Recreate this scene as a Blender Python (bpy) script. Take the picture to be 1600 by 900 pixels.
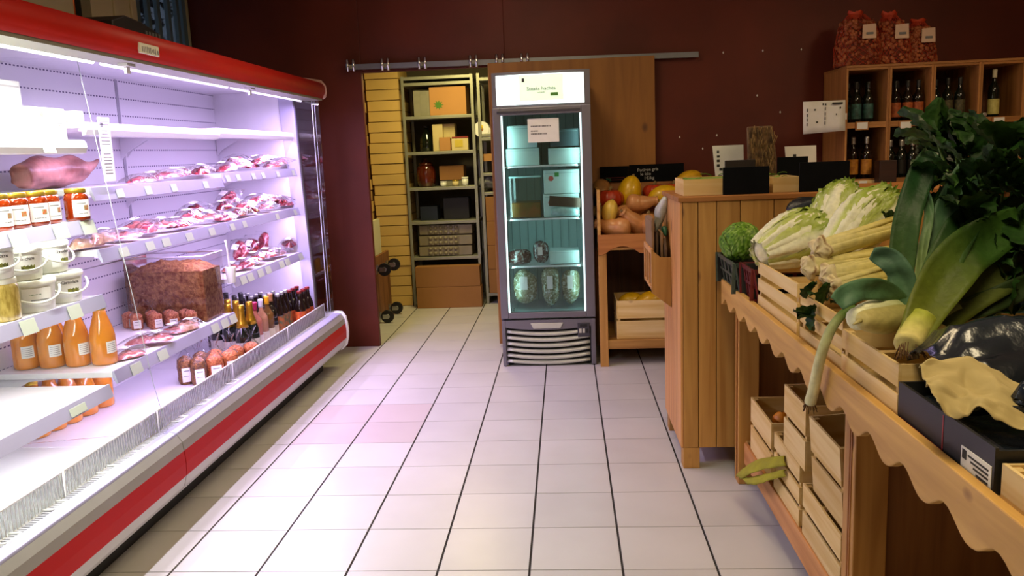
import bpy, bmesh, math, random
from mathutils import Vector, Matrix, noise
for o in list(bpy.data.objects): bpy.data.objects.remove(o)
S = bpy.context.scene
COL = S.collection
pi = math.pi
RNG = random.Random(7)
# ------------------------------------------------------------------ camera
FPX = 1272.19; CAMZ = 1.470375
_p, _y, _r = 0.165085, 0.0701265, 0.04096
_fw = Vector((-math.sin(_y)*math.cos(_p), math.cos(_y)*math.cos(_p), -math.sin(_p)))
_rt0 = Vector((math.cos(_y), math.sin(_y), 0)); _up0 = _rt0.cross(_fw)
_rt = math.cos(_r)*_rt0 - math.sin(_r)*_up0
_up = math.sin(_r)*_rt0 + math.cos(_r)*_up0
CAM = Vector((0, 0, CAMZ))
cd = bpy.data.cameras.new('camera'); cam = bpy.data.objects.new('camera', cd); COL.objects.link(cam)
cd.sensor_width = 36; cd.lens = FPX/1600*36; cd.clip_start = .02; cd.clip_end = 200
cam.matrix_world = Matrix(((_rt.x, _up.x, -_fw.x, 0), (_rt.y, _up.y, -_fw.y, 0), (_rt.z, _up.z, -_fw.z, CAMZ), (0, 0, 0, 1)))
S.camera = cam
def at(px, py, x=None, y=None, z=None):
    """the point of the room seen at a pixel of the photograph, on the plane x=, y= or z="""
    d = _rt*((px-800)/FPX) + _up*((450-py)/FPX) + _fw
    if x is not None: t = x/d.x
    elif y is not None: t = y/d.y
    else: t = (z-CAMZ)/d.z
    return CAM + d*t
def pxof(x, y, z):
    """where a point stands across the picture, for counting things from the left"""
    d = Vector((x, y, z))-CAM; return d.dot(_rt)/d.dot(_fw)
# ------------------------------------------------------------------ world, lights, exposure
W = bpy.data.worlds.new('world'); S.world = W; W.use_nodes = True
W.node_tree.nodes['Background'].inputs[0].default_value = (.42, .55, .80, 1)
W.node_tree.nodes['Background'].inputs[1].default_value = .55
def area(name, loc, aim, sx, sy, power, col, spread=180):
    l = bpy.data.lights.new(name, 'AREA'); l.shape = 'RECTANGLE'; l.size = sx; l.size_y = sy
    l.energy = power; l.color = col; l.spread = math.radians(spread)
    o = bpy.data.objects.new(name, l); COL.objects.link(o); o.location = loc
    z = (Vector(loc)-Vector(aim)).normalized(); u = Vector((0, 1, 0)) if abs(z.y) < .8 else Vector((0, 0, 1))
    if abs(z.z) < .5: u = Vector((0, 0, 1))
    y = (u-z*u.dot(z)).normalized(); x = y.cross(z)      # the long side (size_y) runs along the aisle, or upright
    o.rotation_euler = Matrix((x, y, z)).transposed().to_euler()
    return o
area('ceiling_light_front', (.35, .9, 2.88), (.35, .95, 0), .5, 1.4, 38, (1, .81, .50))
area('fill_light_middle', (-.3, 4.3, 2.88), (-.3, 4.35, 0), .4, 1.2, 18, (1, .78, .46))  # added fill that brightens the door, back wall and left wall
area('ceiling_light_right', (2.6, 3.2, 2.88), (2.6, 3.25, 0), .4, 1.2, 34, (1, .74, .42))
area('ceiling_light_store', (-.95, 7.0, 2.5), (-.95, 7.05, 0), .3, .8, 30, (1, .84, .34))
area('case_light_near', (-1.72, 2.45, 1.855), (-1.70, 2.45, 0), .03, 1.15, 21, (.98, 1, .91))
area('case_light_middle', (-1.72, 3.73, 1.855), (-1.70, 3.73, 0), .03, 1.2, 15, (.70, .53, 1))
area('case_light_far', (-1.72, 4.97, 1.855), (-1.70, 4.97, 0), .03, 1.2, 15, (.72, .53, 1))
S.view_settings.view_transform = 'Standard'; S.view_settings.look = 'None'
S.view_settings.gamma = 1; S.view_settings.use_curve_mapping = False
S.view_settings.exposure = 0.10
S.cycles.use_denoising = True
S.cycles.max_bounces = 8; S.cycles.transparent_max_bounces = 24; S.cycles.diffuse_bounces = 4
S.cycles.sample_clamp_indirect = 6; S.cycles.caustics_reflective = False; S.cycles.caustics_refractive = False
# ------------------------------------------------------------------ materials
MATS = {}
def _nt(name):
    m = bpy.data.materials.new(name); m.use_nodes = True
    nt = m.node_tree; b = nt.nodes['Principled BSDF']; MATS[name] = m
    return m, nt, b
def _n(nt, t, **kw):
    n = nt.nodes.new(t)
    for k, v in kw.items(): setattr(n, k, v)
    return n
def c4(c): return (c[0], c[1], c[2], 1)
def hx(s):
    f = lambda v: (v/12.92 if v <= .04045 else ((v+.055)/1.055)**2.4)
    return tuple(f(int(s[i:i+2], 16)/255) for i in (0, 2, 4))
def coords(nt, scale, rnd=True):
    tc = _n(nt, 'ShaderNodeTexCoord'); mp = _n(nt, 'ShaderNodeMapping'); mp.inputs['Scale'].default_value = scale
    if rnd:
        oi = _n(nt, 'ShaderNodeObjectInfo'); mu = _n(nt, 'ShaderNodeMath', operation='MULTIPLY'); mu.inputs[1].default_value = 37.0
        nt.links.new(oi.outputs['Random'], mu.inputs[0]); cx = _n(nt, 'ShaderNodeCombineXYZ')
        for i in range(3): nt.links.new(mu.outputs[0], cx.inputs[i])
        nt.links.new(cx.outputs[0], mp.inputs['Location'])
    nt.links.new(tc.outputs['Object'], mp.inputs['Vector']); return mp
def mat(name, col, rough=.5, metal=0, col2=None, var=.12, scale=(8, 8, 8), detail=4, bump=0, bscale=None, spec=.5,
        emit=None, estr=0, coat=0, lo=.35, hi=.65, objvar=0, sss=0, trans=0):
    if name in MATS: return MATS[name]
    m, nt, b = _nt(name); L = nt.links
    b.inputs['Roughness'].default_value = rough; b.inputs['Metallic'].default_value = metal
    b.inputs['Specular IOR Level'].default_value = spec; b.inputs['Coat Weight'].default_value = coat
    b.inputs['Transmission Weight'].default_value = trans
    if emit: b.inputs['Emission Color'].default_value = c4(emit); b.inputs['Emission Strength'].default_value = estr
    if col2 is None: col2 = tuple(max(0, x*(1-var)) for x in col)
    mp = coords(nt, scale); nz = _n(nt, 'ShaderNodeTexNoise'); nz.inputs['Scale'].default_value = 1; nz.inputs['Detail'].default_value = detail
    L.new(mp.outputs[0], nz.inputs['Vector'])
    mr = _n(nt, 'ShaderNodeMapRange'); mr.inputs[1].default_value = lo; mr.inputs[2].default_value = hi
    L.new(nz.outputs['Fac'], mr.inputs[0])
    mx = _n(nt, 'ShaderNodeMix', data_type='RGBA'); mx.inputs[6].default_value = c4(col); mx.inputs[7].default_value = c4(col2)
    L.new(mr.outputs[0], mx.inputs[0]); out = mx.outputs[2]
    if objvar:
        oi = _n(nt, 'ShaderNodeObjectInfo'); hs = _n(nt, 'ShaderNodeHueSaturation')
        r2 = _n(nt, 'ShaderNodeMapRange'); r2.inputs[3].default_value = 1-objvar; r2.inputs[4].default_value = 1+objvar
        L.new(oi.outputs['Random'], r2.inputs[0]); L.new(r2.outputs[0], hs.inputs['Value']); L.new(out, hs.inputs['Color']); out = hs.outputs[0]
    L.new(out, b.inputs['Base Color'])
    if bump:
        bp = _n(nt, 'ShaderNodeBump'); bp.inputs['Strength'].default_value = bump; bp.inputs['Distance'].default_value = .01
        if bscale:
            m2 = coords(nt, bscale); n2 = _n(nt, 'ShaderNodeTexNoise'); n2.inputs['Scale'].default_value = 1; n2.inputs['Detail'].default_value = 5
            L.new(m2.outputs[0], n2.inputs['Vector']); L.new(n2.outputs['Fac'], bp.inputs['Height'])
        else: L.new(nz.outputs['Fac'], bp.inputs['Height'])
        L.new(bp.outputs[0], b.inputs['Normal'])
    return m
def wood(name, c1, c2, axis='z', knots=True, rough=.55, fine=26, kscale=4.5, kn=(.16, .06, .02), kdens=.13):
    """pine: stretched grain along an axis, darker growth lines and scattered knots"""
    if name in MATS: return MATS[name]
    m, nt, b = _nt(name); L = nt.links; b.inputs['Roughness'].default_value = rough
    a = 'xyz'.index(axis); sc = [fine]*3; sc[a] = 1.3
    mp = coords(nt, sc); nz = _n(nt, 'ShaderNodeTexNoise'); nz.inputs['Scale'].default_value = 1; nz.inputs['Detail'].default_value = 6; nz.inputs['Distortion'].default_value = .6
    L.new(mp.outputs[0], nz.inputs['Vector'])
    mr = _n(nt, 'ShaderNodeMapRange'); mr.inputs[1].default_value = .36; mr.inputs[2].default_value = .66; L.new(nz.outputs['Fac'], mr.inputs[0])
    mx = _n(nt, 'ShaderNodeMix', data_type='RGBA'); mx.inputs[6].default_value = c4(c1); mx.inputs[7].default_value = c4(c2); L.new(mr.outputs[0], mx.inputs[0])
    out = mx.outputs[2]
    if knots:
        ks = [kscale]*3; ks[a] = kscale*.62
        m2 = coords(nt, ks); vo = _n(nt, 'ShaderNodeTexVoronoi'); vo.inputs['Scale'].default_value = 1; vo.inputs['Randomness'].default_value = 1
        L.new(m2.outputs[0], vo.inputs['Vector'])
        r2 = _n(nt, 'ShaderNodeMapRange'); r2.inputs[1].default_value = kdens*.45; r2.inputs[2].default_value = kdens; r2.inputs[3].default_value = 1; r2.inputs[4].default_value = 0
        L.new(vo.outputs['Distance'], r2.inputs[0])
        x2 = _n(nt, 'ShaderNodeMix', data_type='RGBA'); x2.inputs[7].default_value = c4(kn); L.new(r2.outputs[0], x2.inputs[0]); L.new(out, x2.inputs[6]); out = x2.outputs[2]
    oi = _n(nt, 'ShaderNodeObjectInfo'); hs = _n(nt, 'ShaderNodeHueSaturation'); r3 = _n(nt, 'ShaderNodeMapRange'); r3.inputs[3].default_value = .88; r3.inputs[4].default_value = 1.1
    L.new(oi.outputs['Random'], r3.inputs[0]); L.new(r3.outputs[0], hs.inputs['Value']); L.new(out, hs.inputs['Color'])
    L.new(hs.outputs[0], b.inputs['Base Color'])
    bp = _n(nt, 'ShaderNodeBump'); bp.inputs['Strength'].default_value = .12; bp.inputs['Distance'].default_value = .004
    L.new(nz.outputs['Fac'], bp.inputs['Height']); L.new(bp.outputs[0], b.inputs['Normal'])
    return m
def vcol(name, rough=.45, var=.18, scale=40, bump=.15, coat=0, spec=.5, sss=0):
    """pigment from the mesh's own colour layer, with fine mottling"""
    if name in MATS: return MATS[name]
    m, nt, b = _nt(name); L = nt.links; b.inputs['Roughness'].default_value = rough; b.inputs['Coat Weight'].default_value = coat; b.inputs['Specular IOR Level'].default_value = spec
    va = _n(nt, 'ShaderNodeVertexColor', layer_name='Col'); mp = coords(nt, (scale,)*3); nz = _n(nt, 'ShaderNodeTexNoise'); nz.inputs['Scale'].default_value = 1; nz.inputs['Detail'].default_value = 4
    L.new(mp.outputs[0], nz.inputs['Vector']); mr = _n(nt, 'ShaderNodeMapRange'); mr.inputs[1].default_value = .3; mr.inputs[2].default_value = .7; mr.inputs[3].default_value = 1-var; mr.inputs[4].default_value = 1+var
    L.new(nz.outputs['Fac'], mr.inputs[0]); hs = _n(nt, 'ShaderNodeHueSaturation'); L.new(mr.outputs[0], hs.inputs['Value']); L.new(va.outputs[0], hs.inputs['Color'])
    L.new(hs.outputs[0], b.inputs['Base Color'])
    if bump:
        bp = _n(nt, 'ShaderNodeBump'); bp.inputs['Strength'].default_value = bump; bp.inputs['Distance'].default_value = .01
        L.new(nz.outputs['Fac'], bp.inputs['Height']); L.new(bp.outputs[0], b.inputs['Normal'])
    return m
def glass(name, tint=(1, 1, 1), refl=.35, rough=.02, base=.03, bump=0, bscale=30):
    """thin clear sheet: see-through with a fresnel gloss"""
    if name in MATS: return MATS[name]
    m = bpy.data.materials.new(name); m.use_nodes = True; nt = m.node_tree; nt.nodes.clear(); L = nt.links; MATS[name] = m
    o = _n(nt, 'ShaderNodeOutputMaterial'); t = _n(nt, 'ShaderNodeBsdfTransparent'); t.inputs[0].default_value = c4(tint)
    g = _n(nt, 'ShaderNodeBsdfGlossy'); g.inputs['Roughness'].default_value = rough
    lw = _n(nt, 'ShaderNodeLayerWeight'); lw.inputs[0].default_value = refl
    mr = _n(nt, 'ShaderNodeMapRange'); mr.inputs[3].default_value = base; mr.inputs[4].default_value = .9; L.new(lw.outputs['Fresnel'], mr.inputs[0])
    mx = _n(nt, 'ShaderNodeMixShader'); L.new(mr.outputs[0], mx.inputs[0]); L.new(t.outputs[0], mx.inputs[1]); L.new(g.outputs[0], mx.inputs[2]); L.new(mx.outputs[0], o.inputs[0])
    if bump:
        mp = coords(nt, (bscale,)*3); nz = _n(nt, 'ShaderNodeTexNoise'); nz.inputs['Scale'].default_value = 1; nz.inputs['Detail'].default_value = 3; L.new(mp.outputs[0], nz.inputs['Vector'])
        bp = _n(nt, 'ShaderNodeBump'); bp.inputs['Strength'].default_value = bump; bp.inputs['Distance'].default_value = .02; L.new(nz.outputs['Fac'], bp.inputs['Height'])
        L.new(bp.outputs[0], g.inputs['Normal']); L.new(bp.outputs[0], lw.inputs['Normal'])
    return m
# ------------------------------------------------------------------ mesh building
class MB:
    def __init__(s): s.v = []; s.f = []; s.sm = []; s.c = []
    def add(s, vs, fs, smooth=False, cols=None):
        k = len(s.v); s.v += [tuple(v) for v in vs]; s.f += [tuple(i+k for i in f) for f in fs]; s.sm += [smooth]*len(fs)
        s.c += list(cols) if cols else [(1, 1, 1)]*len(vs); return s
    def box(s, x0, x1, y0, y1, z0, z1):
        v = [(x, y, z) for x in (x0, x1) for y in (y0, y1) for z in (z0, z1)]
        return s.add(v, [(0, 1, 3, 2), (4, 6, 7, 5), (0, 4, 5, 1), (2, 3, 7, 6), (0, 2, 6, 4), (1, 5, 7, 3)])
    def hexa(s, a, b):  # two quads (4 points each), same winding
        return s.add(list(a)+list(b), [(3, 2, 1, 0), (4, 5, 6, 7), (0, 1, 5, 4), (1, 2, 6, 5), (2, 3, 7, 6), (3, 0, 4, 7)])
    def prism(s, poly, axis, a, b, smooth=False):
        def P(u, w, t): return {'x': (t, u, w), 'y': (u, t, w), 'z': (u, w, t)}[axis]
        n = len(poly); v = [P(u, w, a) for u, w in poly]+[P(u, w, b) for u, w in poly]
        f = [tuple(range(n))[::-1], tuple(range(n, 2*n))]+[(i, (i+1) % n, n+(i+1) % n, n+i) for i in range(n)]
        s.add(v, f)
        if smooth:
            for i in range(len(s.sm)-n, len(s.sm)): s.sm[i] = True
        return s
    def tube(s, pts, r, n=8, caps=True, smooth=True):
        pts = [Vector(p) for p in pts]; rs = r if isinstance(r, (list, tuple)) else [r]*len(pts)
        v = []; t0 = (pts[1]-pts[0]).normalized(); u = t0.orthogonal().normalized()
        for i, p in enumerate(pts):
            t = ((pts[min(i+1, len(pts)-1)]-pts[max(i-1, 0)])).normalized()
            u = (u-t*u.dot(t)).normalized(); w = t.cross(u)
            for k in range(n):
                a = 2*pi*k/n; v.append(p+(u*math.cos(a)+w*math.sin(a))*rs[i])
        f = [(i*n+k, i*n+(k+1) % n, (i+1)*n+(k+1) % n, (i+1)*n+k) for i in range(len(pts)-1) for k in range(n)]
        s.add(v, f, smooth)
        if caps:
            k = len(s.v)-len(v); s.f += [tuple(k+i for i in range(n))[::-1], tuple(k+(len(pts)-1)*n+i for i in range(n))]; s.sm += [False]*2
        return s
    def lathe(s, prof, n=16, c=(0, 0, 0), smooth=True, sq=None):
        v = []
        for r, z in prof:
            for k in range(n):
                a = 2*pi*k/n; v.append((c[0]+r*math.cos(a), c[1]+r*math.sin(a), c[2]+z))
        f = [(i*n+k, i*n+(k+1) % n, (i+1)*n+(k+1) % n, (i+1)*n+k) for i in range(len(prof)-1) for k in range(n)]
        k0 = len(s.v); s.add(v, f, smooth)
        s.f += [tuple(k0+i for i in range(n))[::-1], tuple(k0+(len(prof)-1)*n+i for i in range(n))]; s.sm += [False]*2
        return s
    def grid(s, nu, nv, fn, smooth=True, wrapv=False):
        v = []; cols = []
        for i in range(nu+1):
            for j in range(nv if wrapv else nv+1):
                r = fn(i/nu, j/nv)
                if len(r) == 2: v.append(r[0]); cols.append(r[1])
                else: v.append(r); cols.append((1, 1, 1))
        m = nv if wrapv else nv+1
        f = [(i*m+j, i*m+(j+1) % m, (i+1)*m+(j+1) % m, (i+1)*m+j) for i in range(nu) for j in range(nv)]
        return s.add(v, f, smooth, cols)
    def mesh(s, name, m):
        me = bpy.data.meshes.new(name); me.from_pydata(s.v, [], s.f); me.update()
        me.polygons.foreach_set('use_smooth', s.sm)
        if any(c != (1, 1, 1) for c in s.c):
            ca = me.color_attributes.new('Col', 'FLOAT_COLOR', 'POINT')
            ca.data.foreach_set('color', [x for c in s.c for x in (c[0], c[1], c[2], 1)])
        bm = bmesh.new(); bm.from_mesh(me); bmesh.ops.recalc_face_normals(bm, faces=bm.faces); bm.to_mesh(me); bm.free()
        if m is not None: me.materials.append(m)
        return me
    def build(s, name, m, parent=None, bevel=0, thick=0, sub=0, loc=None, rot=None):
        return link(name, s.mesh(name, m), parent, bevel, thick, sub, loc, rot)
def wmat(o):
    m = Matrix.LocRotScale(o.location, o.rotation_euler, o.scale)
    return (wmat(o.parent) @ o.matrix_parent_inverse @ m) if o.parent else m
def link(name, me, parent=None, bevel=0, thick=0, sub=0, loc=None, rot=None):
    o = bpy.data.objects.new(name, me); COL.objects.link(o)
    if thick: md = o.modifiers.new('Solidify', 'SOLIDIFY'); md.thickness = thick; md.offset = 0
    if sub: md = o.modifiers.new('Subdivision', 'SUBSURF'); md.levels = sub; md.render_levels = sub
    if bevel: md = o.modifiers.new('Bevel', 'BEVEL'); md.width = bevel; md.segments = 2; md.limit_method = 'ANGLE'; md.angle_limit = .6
    if loc is not None: o.location = loc
    if rot is not None: o.rotation_euler = rot
    if parent is not None:
        o.parent = parent
        if loc is None: o.matrix_parent_inverse = wmat(parent).inverted()
    return o
def tag(o, label, cat, group=None, kind=None):
    if label: o['label'] = label
    if cat: o['category'] = cat
    if group: o['group'] = group
    if kind: o['kind'] = kind
    return o
def struct(o): o['kind'] = 'structure'; return o
def thing(name, label, cat, loc=(0, 0, 0), rz=0, group=None, rot=None):
    o = bpy.data.objects.new(name, None); COL.objects.link(o); o.empty_display_size = .05; o.location = loc
    o.rotation_euler = rot if rot is not None else (0, 0, rz); return tag(o, label, cat, group)
def ctree(o, parent=None):
    c = o.copy(); COL.objects.link(c); c.parent = parent
    for ch in [k for k in bpy.data.objects if k.parent == o and k is not c]: ctree(ch, c)
    return c
def kids(o): return [k for k in bpy.data.objects if k.parent == o]
def place(proto, used, loc, rot, label, cat, group=None, scale=None):
    """first call moves the prototype itself, later calls copy it with its parts"""
    o = proto if not used else copytree(proto)
    o.location = loc; o.rotation_euler = rot
    if scale: o.scale = scale
    for k in ('group',):
        if k in o: del o[k]
    return tag(o, label, cat, group)
_TREE = {}
def copytree(o):
    if o.name not in _TREE:
        _TREE[o.name] = [(k, kids(k)) for k in kids(o)]
    c = o.copy(); COL.objects.link(c); c.parent = None
    for k, gs in _TREE[o.name]:
        d = k.copy(); COL.objects.link(d); d.parent = c
        for g in gs: e = g.copy(); COL.objects.link(e); e.parent = d
    return c
ORD = ['first', 'second', 'third', 'fourth', 'fifth', 'sixth', 'seventh', 'eighth', 'ninth', 'tenth', 'eleventh', 'twelfth', 'thirteenth', 'fourteenth', 'fifteenth', 'sixteenth', 'seventeenth', 'eighteenth', 'nineteenth', 'twentieth', 'twenty-first', 'twenty-second', 'twenty-third', 'twenty-fourth']
def text(s, name, m, size, mw, parent, extrude=.0006, align='CENTER'):
    """lettering laid in the xy plane of matrix mw"""
    cu = bpy.data.curves.new(name, 'FONT'); cu.body = s; cu.size = size; cu.extrude = extrude; cu.align_x = align; cu.align_y = 'CENTER'; cu.resolution_u = 3
    t = bpy.data.objects.new('tmp', cu); COL.objects.link(t)
    me = bpy.data.meshes.new_from_object(t.evaluated_get(bpy.context.evaluated_depsgraph_get()))
    bpy.data.objects.remove(t); me.name = name; me.transform(mw); me.materials.clear(); me.materials.append(m)
    return link(name, me, parent)
def frame_m(o, ux, uy):  # matrix from origin and two in-plane directions
    ux = Vector(ux).normalized(); uy = Vector(uy).normalized(); n = ux.cross(uy)
    return Matrix(((ux.x, uy.x, n.x, o[0]), (ux.y, uy.y, n.y, o[1]), (ux.z, uy.z, n.z, o[2]), (0, 0, 0, 1)))
def nz3(x, y, z, k=0): return noise.noise(Vector((x+k*7.3, y-k*3.1, z+k*1.7)))
# palette
M_white = mat('white_enamel', (.78, .78, .80), .35, var=.03)
M_black = mat('black_plastic', (.012, .012, .014), .4, var=.3)
M_paper = mat('white_paper', (.80, .80, .76), .8, var=.05, scale=(20, 20, 20))
M_ink = mat('dark_print', (.03, .03, .03), .8, var=.3)
M_greyink = mat('grey_print', (.22, .22, .22), .8, var=.3)
M_steel = mat('brushed_steel', (.55, .56, .58), .3, 1, var=.15, scale=(3, 60, 60))
M_chrome = mat('bright_steel', (.75, .76, .78), .18, 1, var=.1)
M_pine_z = wood('pine_upright_grain', hx('bd8c48'), hx('a06e30'), 'z', kscale=6.5, kdens=.14)
M_pine_y = wood('pine_lengthwise_grain', hx('c99c58'), hx('ae7e3e'), 'y')
M_pine_x = wood('pine_crosswise_grain', hx('b88846'), hx('9a6a2e'), 'x')
M_pale_y = wood('poplar_lengthwise', hx('dfc48c'), hx('cda864'), 'y', knots=True, kdens=.07, kn=(.30, .16, .07), rough=.7)
M_pale_x = wood('poplar_crosswise', hx('dfc48c'), hx('cda864'), 'x', knots=True, kdens=.07, kn=(.30, .16, .07), rough=.7)
M_pale_z = wood('poplar_upright', hx('d8bc80'), hx('c4a05e'), 'z', knots=False, rough=.7)
M_card = mat('brown_cardboard', hx('b5824a'), .85, var=.1, scale=(3, 3, 3), objvar=.08)
M_film = glass('clear_film', (.98, .98, .99), .07, .22, .004, bump=.7, bscale=38)
M_glass = glass('clear_glass', (.985, .99, .99), .25, .01, .02)
M_chalk = mat('blackboard', (.004, .0045, .006), .85, var=.4, spec=.1)
# ================================================================== the room
YW = 6.195
M_grout = mat('dark_grout', (.035, .030, .028), .9, var=.3, scale=(30, 30, 30))
M_tile = mat('pale_floor_tile', (.60, .585, .57), .30, col2=(.55, .535, .52), scale=(2.5, 2.5, 2.5), objvar=.035, bump=.02, bscale=(5, 5, 5), spec=.4)
M_tilep = mat('pinkish_floor_tile', (.57, .50, .485), .3, var=.06, scale=(3, 3, 3))
M_maroon = mat('maroon_wall_paint', hx('642410'), .55, col2=hx('521b0a'), scale=(1.6, 1.6, 1.6), bump=.05, bscale=(14, 14, 14), spec=.35)
M_cream = mat('cream_wall_paint', hx('d9cfae'), .6, var=.06, scale=(2, 2, 2))
M_storewall = mat('storeroom_wall_paint', hx('6d6450'), .8, var=.15, scale=(2, 2, 2))
M_ceil = mat('ceiling_paint', hx('b8ac98'), .9, var=.05)
floor = struct(MB().box(-2.9, 3.7, -2.6, 8.62, -.15, -.004).build('floor', M_grout))
TX0, TY0, TP = -.16740, 2.69193, .33
tbox = MB().box(.0045, TP-.0045, .0022, TP-.0022, -.0038, 0)
tme = tbox.mesh('tile', M_tile); tmep = tbox.mesh('tile', M_tilep)
vis = set()
for j in range(-2, 18):
    for i in range(-5, 5):
        x = TX0+i*TP; y = TY0+j*TP
        if y > 6.1 and (x < -1.9 or x > -.4): continue
        if y > 8.3: continue
        vis.add((i, j)); pk = j == 6 and i in (-4, -3) or (j == 7 and i == -3)
        t = link('tile', tmep if (j in (4, 5) and i in (-3, -4)) else tme, floor); t.location = (x, y, 0); t.matrix_parent_inverse = Matrix()
rest = MB()
for j in range(-16, 18):
    for i in range(-8, 11):
        if (i, j) in vis: continue
        x = TX0+i*TP; y = TY0+j*TP; rest.box(x+.0045, x+TP-.0045, y+.0022, y+TP-.0022, -.0038, 0)
rest.build('tile_field', M_tile, floor)['kind'] = 'stuff'
struct(MB().box(-2.78, -1.5, YW, YW+.05, 0, 3).box(-.42, 3.6, YW, YW+.05, 0, 3).box(-1.5, -.42, YW, YW+.05, 2.1, 3).build('wall_back', M_maroon, bevel=.004))
for px, py in ((1130, 82), (1192, 79), (1183, 149), (1219, 175), (1062, 214), (1098, 232), (1120, 211), (1252, 77)):
    p = at(px, py, y=YW); MB().prism([(p.x-.006, p.z), (p.x, p.z-.011), (p.x+.005, p.z-.002), (p.x+.001, p.z+.009)], 'y', YW-.0015, YW).build('paint_chip', M_paper, bpy.data.objects['wall_back'])
struct(MB().box(3.6, 3.72, -2.5, YW+.12, 0, 3).build('wall_right', M_maroon))
struct(MB().box(-2.9, 3.72, -2.62, -2.5, 0, 3).build('wall_front', M_cream))
struct(MB().box(-2.9, 3.72, -2.62, YW+.12, 3, 3.1).build('ceiling', M_ceil))
# left wall: cream pier, dark slot, window with bars
wl = struct(MB().box(-2.9, -2.78, -2.5, 4.70, 0, 3).box(-2.9, -2.78, 4.88, 5.40, 0, 3).box(-2.9, -2.78, 5.40, YW+.12, 0, 1.9).box(-2.9, -2.78, 5.40, YW+.12, 2.92, 3).box(-2.9, -2.78, 6.2, YW+.12, 1.9, 2.92).build('wall_left', M_cream))
MB().box(-2.79, -2.765, 5.12, 5.17, 1.9, 3).box(-2.79, -2.765, 5.33, 5.40, 1.9, 3).build('moulding', M_cream, wl, bevel=.006)
MB().box(-2.90, -2.84, 4.70, 4.88, 0, 3).build('dark_recess', M_black, wl)
MB().tube([(-2.80, 4.735, 1.9), (-2.80, 4.735, 3)], .009).build('copper_pipe', mat('copper', hx('b5592c'), .3, 1), wl)
M_bar = mat('grey_blue_bar_paint', hx('5d7681'), .5, var=.1)
win = struct(MB().box(-2.86, -2.80, 5.40, 5.44, 1.9, 2.92).box(-2.86, -2.80, 6.14, 6.2, 1.9, 2.92).box(-2.86, -2.80, 5.40, 6.2, 1.9, 1.95).box(-2.86, -2.80, 5.4, 6.2, 2.88, 2.92).build('window_1', M_bar, bevel=.004))
MB().box(-2.845, -2.84, 5.44, 6.14, 1.95, 2.88).build('pane', M_glass, win)
for y in (5.47, 5.615, 5.755, 5.91, 6.05): MB().box(-2.82, -2.79, y-.022, y+.022, 1.92, 2.92).build('window_bar', M_bar, win, bevel=.004)
# a tree outside the window
M_leafd = mat('outdoor_leaves', hx('1d2a22'), .6, var=.4)
tr = thing('garden_tree', 'dark leafy tree outside the barred window above the display case', 'tree', (-5.2, 8.6, 0))
MB().tube([(-5.2, 8.6, 0), (-5.15, 8.55, 1.6), (-5.25, 8.7, 2.6), (-5.1, 8.6, 3.6)], [.14, .11, .08, .03]).build('trunk', mat('bark', hx('2a221c'), .9), tr)
lf = MB(); r = random.Random(3)
for k in range(900):
    c = Vector((-5.2+r.gauss(0, .75), 8.6+r.gauss(0, .75), 3.2+r.gauss(0, .7))); u = Vector((r.gauss(0, 1), r.gauss(0, 1), r.gauss(0, 1))).normalized(); w = u.orthogonal().normalized()*.05; u = u*.10
    lf.add([c-u, c+w, c+u, c-w], [(0, 1, 2, 3)])
lf.build('foliage', M_leafd, tr)['kind'] = 'stuff'
# storeroom shell
struct(MB().box(-2.25, -2.15, YW+.05, 8.6, 0, 2.7).build('wall_store_left', M_storewall))
struct(MB().box(-.42, -.32, YW+.05, 8.6, 0, 2.7).build('wall_store_right', M_storewall))
struct(MB().box(-2.25, -.32, 8.6, 8.7, 0, 2.7).build('wall_store_back', M_storewall))
struct(MB().box(-2.25, -.32, YW+.05, 8.7, 2.7, 2.8).build('ceiling_store', M_ceil))
# sliding door, rail and its roller brackets
sd = thing('sliding_door', 'knotty pine sliding door panel hanging open behind the glass-door fridge', 'door', (.06, 6.12, .02))
M_door = wood('pine_door', hx('a06a2a'), hx('8c5a20'), 'z', fine=14, kscale=5.2, kdens=.16, kn=(.10, .035, .012))
MB().box(-.535, .665, 6.095, 6.125, .02, 2.115).build('panel', M_door, sd, bevel=.002)
MB().box(-.540, -.535, 6.094, 6.126, .02, 2.115).build('edge_strip', M_pine_z, sd)
rail = thing('door_rail', 'long grey steel sliding door rail fixed across the maroon wall', 'rail', (-.3, 6.16, 2.13))
def RZ(x): return 2.142+(x+1.6)*(2.112-2.142)/2.57
a, b = -1.60, .985
MB().hexa([(a, 6.14, RZ(a)-.019), (a, 6.17, RZ(a)-.019), (a, 6.17, RZ(a)+.019), (a, 6.14, RZ(a)+.019)], [(b, 6.14, RZ(b)-.019), (b, 6.17, RZ(b)-.019), (b, 6.17, RZ(b)+.019), (b, 6.14, RZ(b)+.019)]).build('bar', mat('grey_rail_steel', (.23, .24, .26), .4, .6, var=.1), rail)
for px in (548, 602, 660, 740, 781, 820):
    x = at(px, 98, y=6.13).x; z = RZ(x); m = MB()
    m.tube([(x-.022, 6.115, z-.035), (x-.022, 6.115, z+.05)], .011).tube([(x+.022, 6.115, z-.035), (x+.022, 6.115, z+.05)], .011).box(x-.03, x+.03, 6.12, 6.195, z-.012, z+.012)
    m.build('roller_bracket', M_chrome, rail)
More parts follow.
